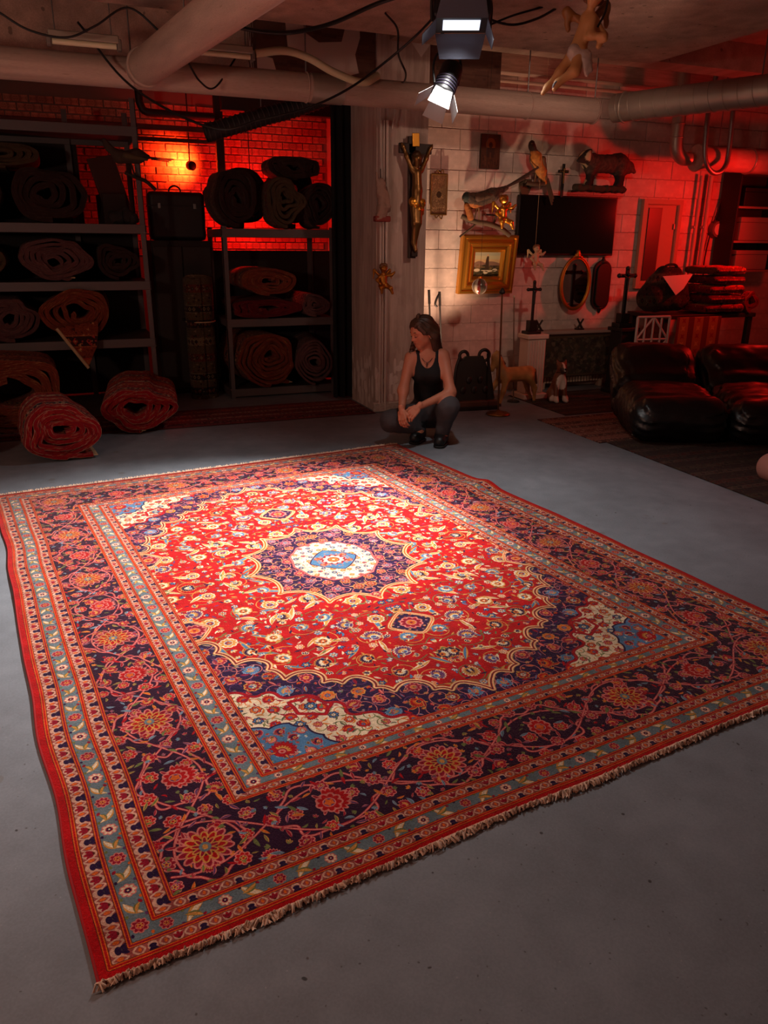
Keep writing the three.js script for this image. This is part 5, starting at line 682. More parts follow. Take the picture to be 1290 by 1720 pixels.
// gold frames -------------------------------------------------
function frameGeo(w, h, prof) {   // mitred moulding; prof: [inset from outer edge, height]
  const P = [], I = []; const corner = (d, z) => [[-w / 2 + d, -h / 2 + d, z], [w / 2 - d, -h / 2 + d, z], [w / 2 - d, h / 2 - d, z], [-w / 2 + d, h / 2 - d, z]];
  for (let k = 0; k < prof.length - 1; k++) { const a = corner(...prof[k]), b = corner(...prof[k + 1]); for (let i = 0; i < 4; i++) { const j = (i + 1) % 4, o = P.length / 3; P.push(...a[i], ...a[j], ...b[j], ...b[i]); I.push(o, o + 1, o + 2, o, o + 2, o + 3); } }
  const g = new THREE.BufferGeometry(); g.setAttribute('position', new THREE.Float32BufferAttribute(P, 3)); g.setIndex(I); g.computeVertexNormals(); return g;
}
{
  const t = thing('framed_painting', 'landscape painting with riders in a wide stepped gold frame', 'painting', [4.235, 1.385, -7.60]); const f = new THREE.Group(); f.name = 'picture'; f.rotation.set(R(7), 0, 0); t.add(f);
  part(f, 'frame', frameGeo(0.665, 0.60, [[0, -0.03], [0, 0.03], [0.012, 0.045], [0.03, 0.045], [0.04, 0.03], [0.062, 0.034], [0.075, 0.05], [0.09, 0.05], [0.1, 0.032], [0.125, 0.022], [0.13, 0.03], [0.145, 0.03], [0.152, 0.012], [0.175, 0.0], [0.175, -0.02]]), GOLD);
  for (const [dx, dy, n, w, h] of [[0, 1, 20, 0.5, 0.435], [0, -1, 20, 0.5, 0.435], [1, 0, 17, 0.5, 0.435], [-1, 0, 17, 0.5, 0.435]]) { const b = []; for (let i = 0; i < n; i++) { const u = (i + 0.5) / n - 0.5; b.push(new THREE.SphereGeometry(0.010, 8, 6).translate(dx ? dx * w / 2 : u * w, dy ? dy * h / 2 : u * h, 0.042)); } part(f, 'bead_row', join(b), GOLD); }
  const tx = canvas(384, 320, (g, w, h) => { const gr = ['rgb(150,150,124)', 'rgb(168,158,120)', 'rgb(176,148,104)']; gr.forEach((c, i) => { g.fillStyle = c; g.fillRect(0, i * 48, w, 50); }); g.fillStyle = 'rgb(122,92,74)'; g.beginPath(); g.moveTo(0, 150); g.quadraticCurveTo(80, 90, 160, 140); g.quadraticCurveTo(260, 100, w, 150); g.lineTo(w, h); g.lineTo(0, h); g.fill(); g.fillStyle = 'rgb(64,58,36)'; g.fillRect(0, 200, w, 120); for (let i = 0; i < 130; i++) { g.fillStyle = `rgba(${[[44, 40, 26], [96, 80, 46], [130, 96, 60], [36, 30, 24]][i % 4]},0.6)`; g.beginPath(); g.ellipse(rnd() * w, rr(170, h), rr(5, 36), rr(4, 16), 0, 0, 7); g.fill(); } g.fillStyle = 'rgb(60,44,32)'; g.beginPath(); g.moveTo(170, 250); g.lineTo(180, 90); g.lineTo(196, 40); g.lineTo(216, 60); g.lineTo(222, 120); g.lineTo(236, 250); g.fill(); g.fillStyle = 'rgb(176,140,96)'; g.beginPath(); g.ellipse(200, 44, 11, 14, 0, 0, 7); g.fill(); g.fillStyle = 'rgb(188,170,140)'; g.beginPath(); g.ellipse(60, 235, 44, 20, 0, 0, 7); g.ellipse(190, 265, 34, 20, 0, 0, 7); g.ellipse(320, 235, 36, 20, 0, 0, 7); g.fill(); });
  part(f, 'canvas', new THREE.PlaneGeometry(0.32, 0.255), new THREE.MeshPhysicalMaterial({ map: tx, roughness: 0.4 }), [0, 0, -0.012]); part(f, 'backing', box(0.6, 0.53, 0.012), DARKWOOD, [0, 0, -0.026]);
  const b = thing('striped_ball', 'hanging striped glass ball in front of the gold frame', 'ornament', [3.84, 1.195, -7.02]); const bt = canvas(256, 128, (g, w, h) => { for (let i = 0; i < 16; i++) { g.fillStyle = ['rgb(110,96,80)', 'rgb(190,176,156)', 'rgb(120,40,34)', 'rgb(90,80,66)'][i % 4]; g.fillRect(i * 16, 0, 16, h); } });
  part(b, 'ball', new THREE.SphereGeometry(0.078, 32, 24), new THREE.MeshPhysicalMaterial({ map: bt, roughness: 0.22, clearcoat: 0.6 })); part(b, 'cap', new THREE.CylinderGeometry(0.014, 0.018, 0.02, 14), GOLD, [0, 0.084, 0]); part(b, 'string', bar([0, 0.09, 0], [0.02, 2.255, 0], 0.0015), iron);
}
{ // television
  const t = thing('television', 'wide black flat television on the white wall', 'television', [5.235, 1.785, -7.645]); part(t, 'bezel', box(1.27, 0.615, 0.045, 0.008), M(12, 11, 12, 0.35)); part(t, 'screen', box(1.245, 0.585, 0.004, 0.001), M(6, 4, 5, 0.12, { clearcoat: 0.5, clearcoatRoughness: 0.08 }), [0, 0.004, 0.022]); part(t, 'wall_bracket', box(0.4, 0.3, 0.03), iron, [0, 0, -0.032]); part(t, 'sensor_strip', box(0.1, 0.012, 0.006, 0.002), black, [0.45, -0.3, 0.022]);
}
{ // oval mirror and dark oval board
  const t = thing('oval_mirror', 'oval wall mirror in a thin gold frame with crest', 'mirror', [5.375, 1.18, -7.595]); const ring = (rx, ry, r, z) => { const p = []; for (let i = 0; i < 48; i++) { const a = i / 48 * 6.2832; p.push([Math.cos(a) * rx, Math.sin(a) * ry, z]); } return tube(p, r, 96, 8, true); };
  part(t, 'glass', new THREE.CylinderGeometry(1, 1, 0.008, 48).rotateX(Math.PI / 2).scale(0.185, 0.275, 1), M(210, 206, 204, 0.03, { metalness: 1 }), [0, 0, 0.0]); part(t, 'frame', ring(0.192, 0.283, 0.016, 0.004), GOLD2); part(t, 'frame_bead', ring(0.176, 0.266, 0.006, 0.012), GOLD);
  part(t, 'crest', figure([[0, 0.29, 0.01, 0.025, 0, 0.34, 0.01, 0.02], [-0.05, 0.285, 0.01, 0.014, 0.05, 0.285, 0.01, 0.014], [-0.03, 0.31, 0.01, 0.012, 0.03, 0.31, 0.01, 0.012]], 0.02, 0.007, null, fleck(0.004, 60)), GOLD2); part(t, 'backing', new THREE.CylinderGeometry(1, 1, 0.02, 40).rotateX(Math.PI / 2).scale(0.19, 0.28, 1), DARKWOOD, [0, 0, -0.016]); part(t, 'wall_hook', bar([0, 0.15, -0.02], [0, 0.16, -0.105], 0.01), iron);
  const u = thing('dark_shield_board', 'tall black oval carved board right of the oval mirror', 'carved board', [5.785, 1.15, -7.665]); const ob = (w, h, d) => { const s = new THREE.Shape(), r = w / 2; s.absarc(0, h / 2 - r, r, 0, Math.PI); s.absarc(0, -h / 2 + r, r, Math.PI, 2 * Math.PI); return new THREE.ExtrudeGeometry(s, { depth: d, bevelSize: 0.006, bevelThickness: 0.006, bevelSegments: 2, curveSegments: 20 }); }; part(u, 'board', ob(0.225, 0.54, 0.03), M(20, 16, 15, 0.5), [0, 0, -0.02]); part(u, 'inner_panel', ob(0.165, 0.47, 0.02), M(34, 26, 22, 0.5), [0, 0, 0.01]); for (const s of [-1, 1]) part(u, 'finial', figure([[0, s * 0.26, 0, 0.03, 0, s * 0.30, 0, 0.016], [-0.05, s * 0.25, 0, 0.018, 0.05, s * 0.25, 0, 0.018]], 0.02, 0.008), M(24, 18, 16, 0.5));
}
{ // window frame at right on the wall
  const t = thing('cabinet_frame', 'narrow wooden framed panel on the red lit wall', 'framed panel', [6.53, 1.60, -7.665]); const fm = M(170, 140, 116, 0.6); part(t, 'frame', frameGeo(0.56, 0.98, [[0, -0.025], [0, 0.03], [0.05, 0.035], [0.06, 0.02], [0.06, -0.02]]), fm); part(t, 'panel', box(0.46, 0.88, 0.02), fm, [0, 0, -0.012]); part(t, 'dark_inset', box(0.19, 0.8, 0.012, 0.003), M(70, 40, 34, 0.4), [-0.09, 0.0, 0.004]); part(t, 'hinge', box(0.02, 0.06, 0.02, 0.003), steel, [0.2, 0.2, 0.01]);
}
// ---------------------------------------------------------------- right half: carpets, pedestal, animals, sofa, piles
flatRug('floor_carpet', 'rose beige carpet on floor between dog figurine and sofa', 4.08, 6.2, -6.18, -5.22, RM.rose, 0.009);
flatRug('floor_carpet', 'dark brown carpet under the sofa edge', 4.12, 7.3, -5.20, -2.2, RM.dark, 0.009, -0.02);
flatRug('floor_carpet', 'very dark carpet under the dog figurine', 4.45, 6.1, -7.35, -6.26, RM.dark, 0.008);
{ // radiator with cloth panel and ledge
  const t = thing('radiator', 'low cream ribbed radiator against the white wall', 'radiator', [5.42, 0, -7.58]); const rm = M(206, 184, 160, 0.6); for (let i = 0; i < 26; i++) part(t, 'rib', box(0.032, 0.52, 0.09, 0.012), rm, [-0.5 + i * 0.04, 0.33, 0]); for (const y of [0.1, 0.57]) part(t, 'manifold', bar([-0.52, y, 0], [0.52, y, 0], 0.026), rm); for (const s of [-1, 1]) part(t, 'foot', box(0.05, 0.08, 0.08, 0.008), rm, [s * 0.4, 0.04, 0]);
  const l = thing('wall_ledge', 'narrow ledge above the radiator holding small carvings', 'ledge', [5.42, 0.635, -7.58]); part(l, 'board', box(1.14, 0.035, 0.2, 0.006), M(176, 150, 138, 0.7), [0, 0.017, 0]); for (const s of [-1, 1]) part(l, 'bracket', box(0.03, 0.06, 0.12, 0.005), iron, [s * 0.48, -0.03, -0.04]);
  const p = thing('tapestry_panel', 'dark woven tapestry panel leaning in front of the radiator', 'tapestry', [5.43, 0.15, -7.46]); const tx = canvas(512, 256, (g, w, h) => { g.fillStyle = 'rgb(66,56,44)'; g.fillRect(0, 0, w, h); for (let i = 0; i < 420; i++) { g.fillStyle = `rgba(${[[40, 34, 28], [104, 92, 70], [84, 64, 48], [52, 58, 44], [120, 100, 84]][i % 5]},0.55)`; g.beginPath(); g.ellipse(rnd() * w, rnd() * h, rr(3, 20), rr(3, 14), rnd() * 3, 0, 7); g.fill(); } g.strokeStyle = 'rgb(84,66,48)'; g.lineWidth = 12; g.strokeRect(8, 8, w - 16, h - 16); });
  part(p, 'cloth', box(1.06, 0.46, 0.012, 0.004), new THREE.MeshPhysicalMaterial({ map: tx, roughness: 0.95 }), [0, 0.24, 0], [R(-3), 0, 0]); part(p, 'top_rod', bar([-0.54, 0.475, -0.012], [0.54, 0.475, -0.012], 0.01), DARKWOOD); for (const s of [-1, 1]) part(p, 'hook', bar([s * 0.4, 0.475, -0.012], [s * 0.4, 0.5, -0.06], 0.005), iron); for (const s of [-1, 1]) part(p, 'leg', box(0.025, 0.16, 0.02, 0.004), DARKWOOD, [s * 0.5, -0.07, 0.0]);
  for (const [x, lab] of [[4.905, 'crossed dark carving on the ledge beside the fluted pedestal'], [5.455, 'crossed dark carving on the ledge below the mirror']]) { const c = thing('crossed_carving', lab, 'carving', [x, 0.67, -7.55], 0, 'crossed carvings on the ledge'); part(c, 'arm', bar([-0.04, 0.0, 0], [0.045, 0.12, 0], 0.014, 0.010), DARKWOOD); part(c, 'arm', bar([0.04, 0.0, 0.01], [-0.045, 0.125, 0.01], 0.014, 0.010), DARKWOOD); part(c, 'foot', box(0.1, 0.016, 0.06, 0.005), DARKWOOD, [0, 0.008, 0]); }
}
function standCross(label, pos, h, w, plinth, r) { const t = thing('standing_cross', label, 'cross', pos); const m = M(20, 16, 15, 0.5); part(t, 'plinth', join(plinth.map(([a, y, b]) => bx(a, b, a * 0.75, 0, y + b / 2, 0, 0.006))), m); const y0 = plinth[plinth.length - 1][1] + plinth[plinth.length - 1][2]; part(t, 'upright', box(r, h - y0, r * 0.7, 0.006), m, [0, (h + y0) / 2, 0]); part(t, 'crossbar', box(w, r, r * 0.7, 0.006), m, [0, h - 0.075, 0]); for (const s of [-1, 1]) part(t, 'arm_end', new THREE.SphereGeometry(r * 0.62, 10, 8), m, [s * w / 2, h - 0.075, 0]); part(t, 'top_end', new THREE.SphereGeometry(r * 0.62, 10, 8), m, [0, h, 0]); part(t, 'corpus', figure([[0, h - 0.10, r * 0.6, 0.012, 0, h - 0.22, r * 0.6, 0.010], [-w * 0.3, h - 0.07, r * 0.5, 0.007, 0, h - 0.1, r * 0.5, 0.009], [w * 0.3, h - 0.07, r * 0.5, 0.007, 0, h - 0.1, r * 0.5, 0.009], [0, h - 0.065, r * 0.7, 0.015, 0, h - 0.06, r * 0.7, 0.015]], 0.012, 0.006), m); return t; }
{ const t = thing('fluted_pedestal', 'white fluted wooden pedestal below the left standing cross', 'pedestal', [4.62, 0, -7.2]); const m = M(208, 186, 172, 0.6); part(t, 'base', box(0.30, 0.06, 0.26, 0.01), m, [0, 0.03, 0]); part(t, 'shaft', box(0.22, 0.58, 0.18, 0.01), m, [0, 0.35, 0]); for (let i = 0; i < 6; i++) part(t, 'flute', bar([-0.088 + i * 0.035, 0.08, 0.092], [-0.088 + i * 0.035, 0.62, 0.092], 0.011, 0.011, 8), m); part(t, 'cap', box(0.26, 0.05, 0.22, 0.012), m, [0, 0.665, 0]); }
standCross('dark standing cross on the white fluted pedestal', [4.59, 0.69, -7.2], 0.53, 0.145, [[0.17, 0, 0.03], [0.10, 0.03, 0.11]], 0.03);
{ const t = thing('dark_plinth', 'dark tall plinth behind sofa below the right standing cross', 'plinth', [5.72, 0, -7.1]); part(t, 'shaft', box(0.20, 0.68, 0.2, 0.01), M(26, 20, 19, 0.6), [0, 0.36, 0]); part(t, 'cap', box(0.25, 0.04, 0.25, 0.008), M(26, 20, 19, 0.6), [0, 0.715, 0]); part(t, 'base', box(0.26, 0.05, 0.26, 0.008), M(26, 20, 19, 0.6), [0, 0.025, 0]); }
standCross('tall dark standing cross on the dark plinth left of the bag', [5.69, 0.735, -7.1], 0.62, 0.21, [[0.18, 0, 0.05], [0.12, 0.05, 0.10]], 0.04);
{ // brass stand, iron rods
  const t = thing('brass_floor_stand', 'thin brass floor stand with round base beside the horse', 'floor stand', [3.845, 0, -6.53]); part(t, 'base', lathe([[0, 0], [0.115, 0], [0.118, 0.012], [0.10, 0.022], [0.03, 0.03], [0.014, 0.05], [0, 0.05]], 32), M(150, 100, 50, 0.35, { metalness: 0.8 })); part(t, 'pole', bar([0, 0.04, 0], [-0.03, 1.16, 0], 0.009), M(110, 70, 44, 0.45, { metalness: 0.6 })); part(t, 'knob', lathe([[0, 0], [0.025, 0.005], [0.03, 0.02], [0.02, 0.04], [0.008, 0.055], [0, 0.06]], 16), iron, [-0.03, 1.15, 0]);
  const u = thing('thin_rod', 'slender pale rod standing left of the fluted pedestal', 'rod', [4.33, 0, -7.05]); part(u, 'rod', bar([0, 0, 0], [-0.05, 1.08, -0.03], 0.007), M(120, 92, 76, 0.6)); part(u, 'cap', new THREE.SphereGeometry(0.014, 10, 8), M(200, 176, 150, 0.5), [-0.05, 1.085, -0.03]); part(u, 'foot', new THREE.CylinderGeometry(0.06, 0.07, 0.015, 20), iron, [0, 0.008, 0]);
  for (const [x, h, lab] of [[3.44, 1.15, 'left of two thin black iron rods against wall by column'], [3.56, 1.13, 'right of two thin black iron rods with hooked top by column']]) { const f = thing('fire_iron', lab, 'fire iron', [x, 0, -7.35], 0, 'fire irons beside the column'); part(f, 'shaft', bar([0.03, 0, 0.1], [0, h, 0], 0.009), iron); part(f, 'grip', bar([0.004, h - 0.14, 0.012], [0, h, 0], 0.013), iron); if (x > 3.5) part(f, 'hook', tube([[0, h - 0.02, 0], [-0.03, h - 0.06, 0.01], [-0.05, h - 0.12, 0.01], [-0.03, h - 0.15, 0.01]], 0.011, 16, 6), iron); }
}
{ // carved dark chair back / fire screen
  const t = thing('carved_fire_screen', 'black carved fire screen with scrolled top behind the woman', 'fire screen', [3.735, 0, -6.86], -0.1); const m = M(36, 26, 22, 0.5); part(t, 'base', box(0.50, 0.055, 0.16, 0.01), M(92, 54, 40, 0.55), [0, 0.065, 0]); part(t, 'foot_rail', box(0.5, 0.045, 0.18, 0.008), m, [0, 0.022, 0]); const s = new THREE.Shape([[-0.21, 0], [0.22, 0], [0.20, 0.16], [0.12, 0.36], [0.08, 0.44], [-0.10, 0.44], [-0.19, 0.36]].map((q) => new THREE.Vector2(...q))); part(t, 'panel', new THREE.ExtrudeGeometry(s, { depth: 0.025, bevelSize: 0.006, bevelThickness: 0.006, bevelSegments: 1 }), M(44, 34, 28, 0.6), [0, 0.09, -0.01]);
  for (const [x, y, r] of [[-0.12, 0.54, 0.045], [0.10, 0.54, 0.055]]) part(t, 'scroll', new THREE.TorusGeometry(r, 0.017, 8, 24), m, [x, y, 0.005]); part(t, 'side_post', tube([[0.14, 0.56, 0.01], [0.15, 0.45, 0.01], [0.18, 0.3, 0.01], [0.22, 0.1, 0.01]], 0.017, 24, 8), m); part(t, 'side_post', tube([[-0.16, 0.54, 0.01], [-0.2, 0.4, 0.01], [-0.22, 0.1, 0.01]], 0.017, 24, 8), m); for (let i = 0; i < 5; i++) part(t, 'carved_boss', new THREE.SphereGeometry(0.03, 12, 8).scale(1, 1.3, 0.5), m, [-0.12 + i * 0.06, 0.2 + (i % 2) * 0.1, 0.025]);
}
{ // wooden horse
  const t = thing('wooden_horse', 'old carved wooden horse figure standing without its rockers', 'toy horse', [4.275, 0, -6.96], 0.05); const wm = (x, y, z) => { const n = nz(x * 22, y * 22, z * 22); return [176 + 26 * n, 126 + 20 * n, 72 + 14 * n]; };
  part(t, 'body', figure([[-0.14, 0.31, 0, 0.075, 0.15, 0.31, 0, 0.08], [-0.15, 0.33, 0, 0.06, -0.21, 0.45, 0, 0.042], [-0.21, 0.46, 0, 0.042, -0.25, 0.50, 0, 0.038], [-0.245, 0.50, 0, 0.04, -0.285, 0.37, 0, 0.022], [-0.14, 0.27, 0.045, 0.04, -0.17, 0.15, 0.055, 0.022], [-0.17, 0.15, 0.055, 0.022, -0.21, 0.02, 0.06, 0.016], [-0.15, 0.27, -0.045, 0.04, -0.24, 0.17, -0.05, 0.022], [-0.24, 0.17, -0.05, 0.022, -0.26, 0.02, -0.05, 0.016], [0.15, 0.28, 0.045, 0.05, 0.22, 0.16, 0.055, 0.022], [0.22, 0.16, 0.055, 0.022, 0.22, 0.02, 0.06, 0.016], [0.15, 0.28, -0.045, 0.05, 0.2, 0.16, -0.055, 0.022], [0.2, 0.16, -0.055, 0.022, 0.26, 0.02, -0.05, 0.016], [-0.235, 0.53, 0.02, 0.012, -0.225, 0.565, 0.022, 0.006], [-0.235, 0.53, -0.02, 0.012, -0.225, 0.565, -0.022, 0.006], [0.2, 0.36, 0, 0.02, 0.25, 0.33, 0, 0.015]], 0.035, 0.0105, wm), new THREE.MeshPhysicalMaterial({ vertexColors: true, roughness: 0.55 }));
  part(t, 'mane', figure([[-0.225, 0.54, 0, 0.02, -0.14, 0.42, 0, 0.018]], 0.01, 0.008, null, fleck(0.006, 60)), M(96, 62, 38, 0.8)); part(t, 'tail', figure([[0.245, 0.34, 0, 0.018, 0.28, 0.2, 0, 0.012]], 0.01, 0.008), M(96, 62, 38, 0.8)); eyes(t, [[-0.265, 0.475, 0.034], [-0.265, 0.475, -0.034]], 0.007, black); for (const [x, z] of [[-0.21, 0.06], [-0.26, -0.05], [0.22, 0.06], [0.26, -0.05]]) part(t, 'hoof', new THREE.CylinderGeometry(0.017, 0.022, 0.03, 12), M(70, 50, 36, 0.6), [x, 0.015, z]);
}
{ // sitting dog
  const t = thing('dog_figurine', 'sitting brown dog figurine with white chest and paws', 'dog figurine', [4.77, 0.008, -6.88], -0.15); const col = (x, y, z) => { if (y < 0.075 && z > 0.03) return [206, 190, 176]; if (z > 0.045 && Math.hypot(x / 0.055, (y - 0.215) / 0.085) < 1) return [212, 196, 184]; if (z > 0.05 && Math.abs(x) < 0.012 && y > 0.34) return [206, 190, 176]; if (z > 0.085 && y < 0.375 && y > 0.3) return [60, 44, 40]; return [110, 62, 40]; };
  part(t, 'body', figure([[0, 0.26, 0.01, 0.065, 0, 0.10, -0.05, 0.075], [0, 0.30, 0.03, 0.045, 0, 0.37, 0.045, 0.05], [0, 0.355, 0.07, 0.034, 0, 0.345, 0.11, 0.028], [-0.04, 0.22, 0.04, 0.03, -0.05, 0.04, 0.07, 0.022], [0.04, 0.22, 0.04, 0.03, 0.05, 0.04, 0.07, 0.022], [-0.05, 0.028, 0.07, 0.022, -0.055, 0.022, 0.105, 0.022], [0.05, 0.028, 0.07, 0.022, 0.055, 0.022, 0.105, 0.022], [-0.06, 0.09, -0.04, 0.05, -0.085, 0.03, 0.03, 0.026], [0.06, 0.09, -0.04, 0.05, 0.085, 0.03, 0.03, 0.026], [-0.04, 0.405, 0.03, 0.018, -0.05, 0.44, 0.025, 0.008], [0.04, 0.405, 0.03, 0.018, 0.05, 0.44, 0.025, 0.008], [0, 0.05, -0.1, 0.02, 0.06, 0.02, -0.14, 0.012]], 0.03, 0.0095, col), new THREE.MeshPhysicalMaterial({ vertexColors: true, roughness: 0.45 })); part(t, 'nose', new THREE.SphereGeometry(0.012, 10, 8), black, [0, 0.36, 0.136]); eyes(t, [[-0.022, 0.39, 0.088], [0.022, 0.39, 0.088]], 0.007, black); part(t, 'collar', new THREE.TorusGeometry(0.05, 0.006, 6, 24).rotateX(Math.PI / 2 - 0.2), M(60, 20, 16, 0.5), [0, 0.315, 0.035]);
}
{ // leather sofa: two fat lounge units and wrinkled end roll
  const t = thing('leather_sofa', 'bulging black leather sofa with two wide seats', 'sofa', [5.58, 0.009, -5.02], R(-27)); const lm = M(17, 15, 16, 0.36, { clearcoat: 0.25, clearcoatRoughness: 0.35 });
  const prof = [[0.42, 0.20, 0.19], [0.05, 0.19, 0.185], [-0.34, 0.24, 0.20], [-0.60, 0.48, 0.15], [-0.67, 0.57, 0.125]];
  const d2 = (z, y) => { let d = 9; for (let i = 0; i < prof.length - 1; i++) { const [az, ay, ra] = prof[i], [bz, by, rb] = prof[i + 1], dz = bz - az, dy = by - ay, u = Math.min(1, Math.max(0, ((z - az) * dz + (y - ay) * dy) / (dz * dz + dy * dy))); d = smin(d, Math.hypot(z - az - dz * u, y - ay - dy * u) - (ra + (rb - ra) * u), 0.08); } return d; };
  const unit = (w, sd) => { const n = vnoise(sd); return nets((x, y, z) => { const e = Math.abs(x) - w / 2 + 0.17, r = 0.17, q = d2(z, y) + r; const d = Math.hypot(Math.max(e, 0), Math.max(q, 0)) + Math.min(Math.max(e, q), 0) - r; const edge = Math.exp(-((Math.abs(x) - w / 2 + 0.1) ** 2) / 0.02), wr = 0.011 * edge * Math.sin((z * 1.0 + y * 1.4) * 62 + 3 * n(x * 6, y * 6, z * 6)) ; return Math.max(d + wr + 0.009 * n(x * 4, y * 7, z * 7) + 0.004 * n(x * 16, y * 16, z * 16) + 0.05 * Math.exp(-(((z + 0.26 - 0.2 * (y - 0.3)) / 0.045) ** 2)) * (y > 0.22 ? 1 : 0) - 0.03 * Math.exp(-((x / 0.22) ** 2)) * Math.exp(-(((z + 0.5) / 0.2) ** 2)) - 0.035 * Math.exp(-((x / 0.25) ** 2)) * Math.exp(-(((z - 0.05) / 0.25) ** 2)) + 0.02 * Math.exp(-(((z - 0.34) / 0.04) ** 2)) * (y > 0.25 ? 1 : 0), -y + 0.0); }, [-w / 2 - 0.06, -0.04, -0.9], [w / 2 + 0.06, 0.86, 0.72], 0.019); };
  [[-0.79, 5], [0.01, 9], [0.81, 13], [1.61, 17]].forEach(([x, sd]) => part(t, 'seat_unit', unit(0.80, sd), lm, [x, 0, 0]));
  part(t, 'label_tag', box(0.03, 0.02, 0.004), M(210, 200, 190, 0.6), [-1.13, 0.06, 0.42], [0, -0.6, 0]);
}
{ // piles and lattice behind the sofa
  const b = thing('long_bench', 'dark long table behind the sofa carrying textile piles', 'table', [6.6, 0, -7.05]); part(b, 'top', box(1.3, 0.045, 0.62, 0.008), DARKWOOD, [0, 0.86, 0]); for (const sx of [-1, 1]) for (const sz of [-1, 1]) part(b, 'leg', box(0.06, 0.84, 0.06, 0.008), DARKWOOD, [sx * 0.6, 0.42, sz * 0.26]);
  const g = thing('textile_bag', 'bulging dark patterned bag with white paper on the table', 'bag', [6.15, 0.89, -6.98]); part(g, 'bag', figure([[-0.22, 0.165, 0, 0.15, 0.12, 0.165, 0, 0.15], [-0.1, 0.30, -0.02, 0.13, 0.1, 0.30, -0.02, 0.12], [-0.06, 0.42, -0.02, 0.06, 0.08, 0.42, -0.02, 0.06]], 0.12, 0.017, null, fleck(0.012, 14)), RM.dark); part(g, 'handle', tube([[-0.1, 0.44, 0], [-0.06, 0.5, 0.02], [0.06, 0.5, 0.02], [0.12, 0.43, 0]], 0.014, 20, 8), RM.dark);
  const s = new THREE.Shape([[-0.2, 0.10], [0.21, 0.12], [0.05, -0.04], [-0.07, -0.11]].map((q) => new THREE.Vector2(...q))); single('paper_sheet', 'white crumpled paper sheet lying over the dark bag', 'paper', new THREE.ExtrudeGeometry(s, { depth: 0.003, bevelEnabled: false }), M(216, 200, 190, 0.8), [6.16, 1.19, -6.815], [R(-24), 0, 0]);
  const folds = 5; for (let i = 0; i < folds; i++) { const f = thing('folded_textile', ['lowest folded red textile in the pile beside the bag', 'second folded red textile from the bottom of the pile', 'middle folded textile in the red pile beside the bag', 'fourth folded textile in the red pile beside the bag', 'topmost folded textile in the red pile beside the bag'][i], 'textile', [6.76, 0.898 + i * 0.099, -6.95], rr(-0.08, 0.08), 'folded textiles in the red pile'); const w = 0.56 - i * 0.02; part(f, 'cloth', nets((a, c, d) => { const q = [Math.abs(a) - w / 2 + 0.045, Math.abs(c - 0.044) - 0.004, Math.abs(d) - 0.2]; return Math.hypot(...q.map((v) => Math.max(v, 0))) + Math.min(Math.max(...q), 0) - 0.038 + 0.008 * nz(a * 11 + i * 7, c * 20, d * 9); }, [-w / 2 - 0.05, -0.02, -0.3], [w / 2 + 0.05, 0.11, 0.3], 0.017), [RM.red, RM.wine, RM.red, RM.wine, RM.rust][i]); part(f, 'fold_edge', bar([-w / 2 + 0.04, 0.044, 0.236], [w / 2 - 0.04, 0.044, 0.236], 0.012), [RM.wine, RM.red, RM.rust, RM.red, RM.red][i]); }
  const r = rollGeo({ a: 0.10, b: 0.10, turns: 2.6, len: 0.6, sd: 91, hole: 0.3 }); const rr2 = thing('small_carpet_roll', 'small red roll at right end of the long table', 'rolled carpet', [7.14, 1.005, -6.74]); part(rr2, 'roll', r.geo, RM.red); part(rr2, 'cord', new THREE.TorusGeometry(0.103, 0.006, 6, 24), creamFringe, [0, 0, -0.2]);
  const c = thing('hanging_cloth', 'red and gold embroidered cloth hanging from the table edge', 'cloth', [6.42, 0.40, -6.725]); const tx = canvas(512, 384, (q, w, h) => { q.fillStyle = 'rgb(120,34,24)'; q.fillRect(0, 0, w, h); for (const x of [80, 250, 420]) { q.fillStyle = 'rgb(176,110,50)'; q.fillRect(x - 52, 0, 104, h); for (let y = 30; y < h; y += 70) { q.fillStyle = y % 140 < 70 ? 'rgb(150,40,30)' : 'rgb(206,150,80)'; q.beginPath(); for (let k = 0; k < 8; k++) { const a = k / 8 * 6.283, d = k % 2 ? 32 : 13; q.lineTo(x + Math.cos(a) * d, y + Math.sin(a) * d); } q.fill(); } } }); part(c, 'cloth', box(0.62, 0.46, 0.012, 0.004), new THREE.MeshPhysicalMaterial({ map: tx, roughness: 0.9 }), [0, 0.23, 0]); const fr = []; for (let i = 0; i < 50; i++) fr.push(bx(0.005, 0.05, 0.004, -0.305 + i * 0.0125, -0.022, 0)); const f2 = part(c, 'fringe', join(fr), creamFringe); f2.userData.kind = 'stuff';
  const l = thing('white_lattice', 'white wooden lattice frame with diagonal bars behind the sofa', 'lattice', [5.76, 0.36, -6.68], -0.06); const wm = M(214, 200, 192, 0.6), w = 0.40, h = 0.52; const B = (a, d, k = 0.011) => part(l, 'slat', bar([...a, 0], [...d, 0], k, k, 6), wm); for (const [a, d, k] of [[[-w / 2, 0], [-w / 2, h], 0.014], [[w / 2, 0], [w / 2, h], 0.014], [[-w / 2, 0], [w / 2, 0], 0.014], [[-w / 2, h], [w / 2, h], 0.014], [[-w / 2, h * 0.55], [w / 2, h * 0.55]], [[0, 0], [0, h]], [[-w / 2, h * 0.55], [0, h]], [[0, h], [w / 2, h * 0.55]], [[-w / 2, h * 0.55], [0.0, 0.05]], [[w / 2, h * 0.55], [0, 0.05]], [[-w / 4, h * 0.2], [-w / 4, h]], [[w / 4, h * 0.2], [w / 4, h]]]) B(a, d, k);
  for (const s2 of [-1, 1]) part(l, 'leg', bar([s2 * w / 2, -0.36, 0], [s2 * w / 2, 0, 0], 0.014, 0.014, 6), wm);
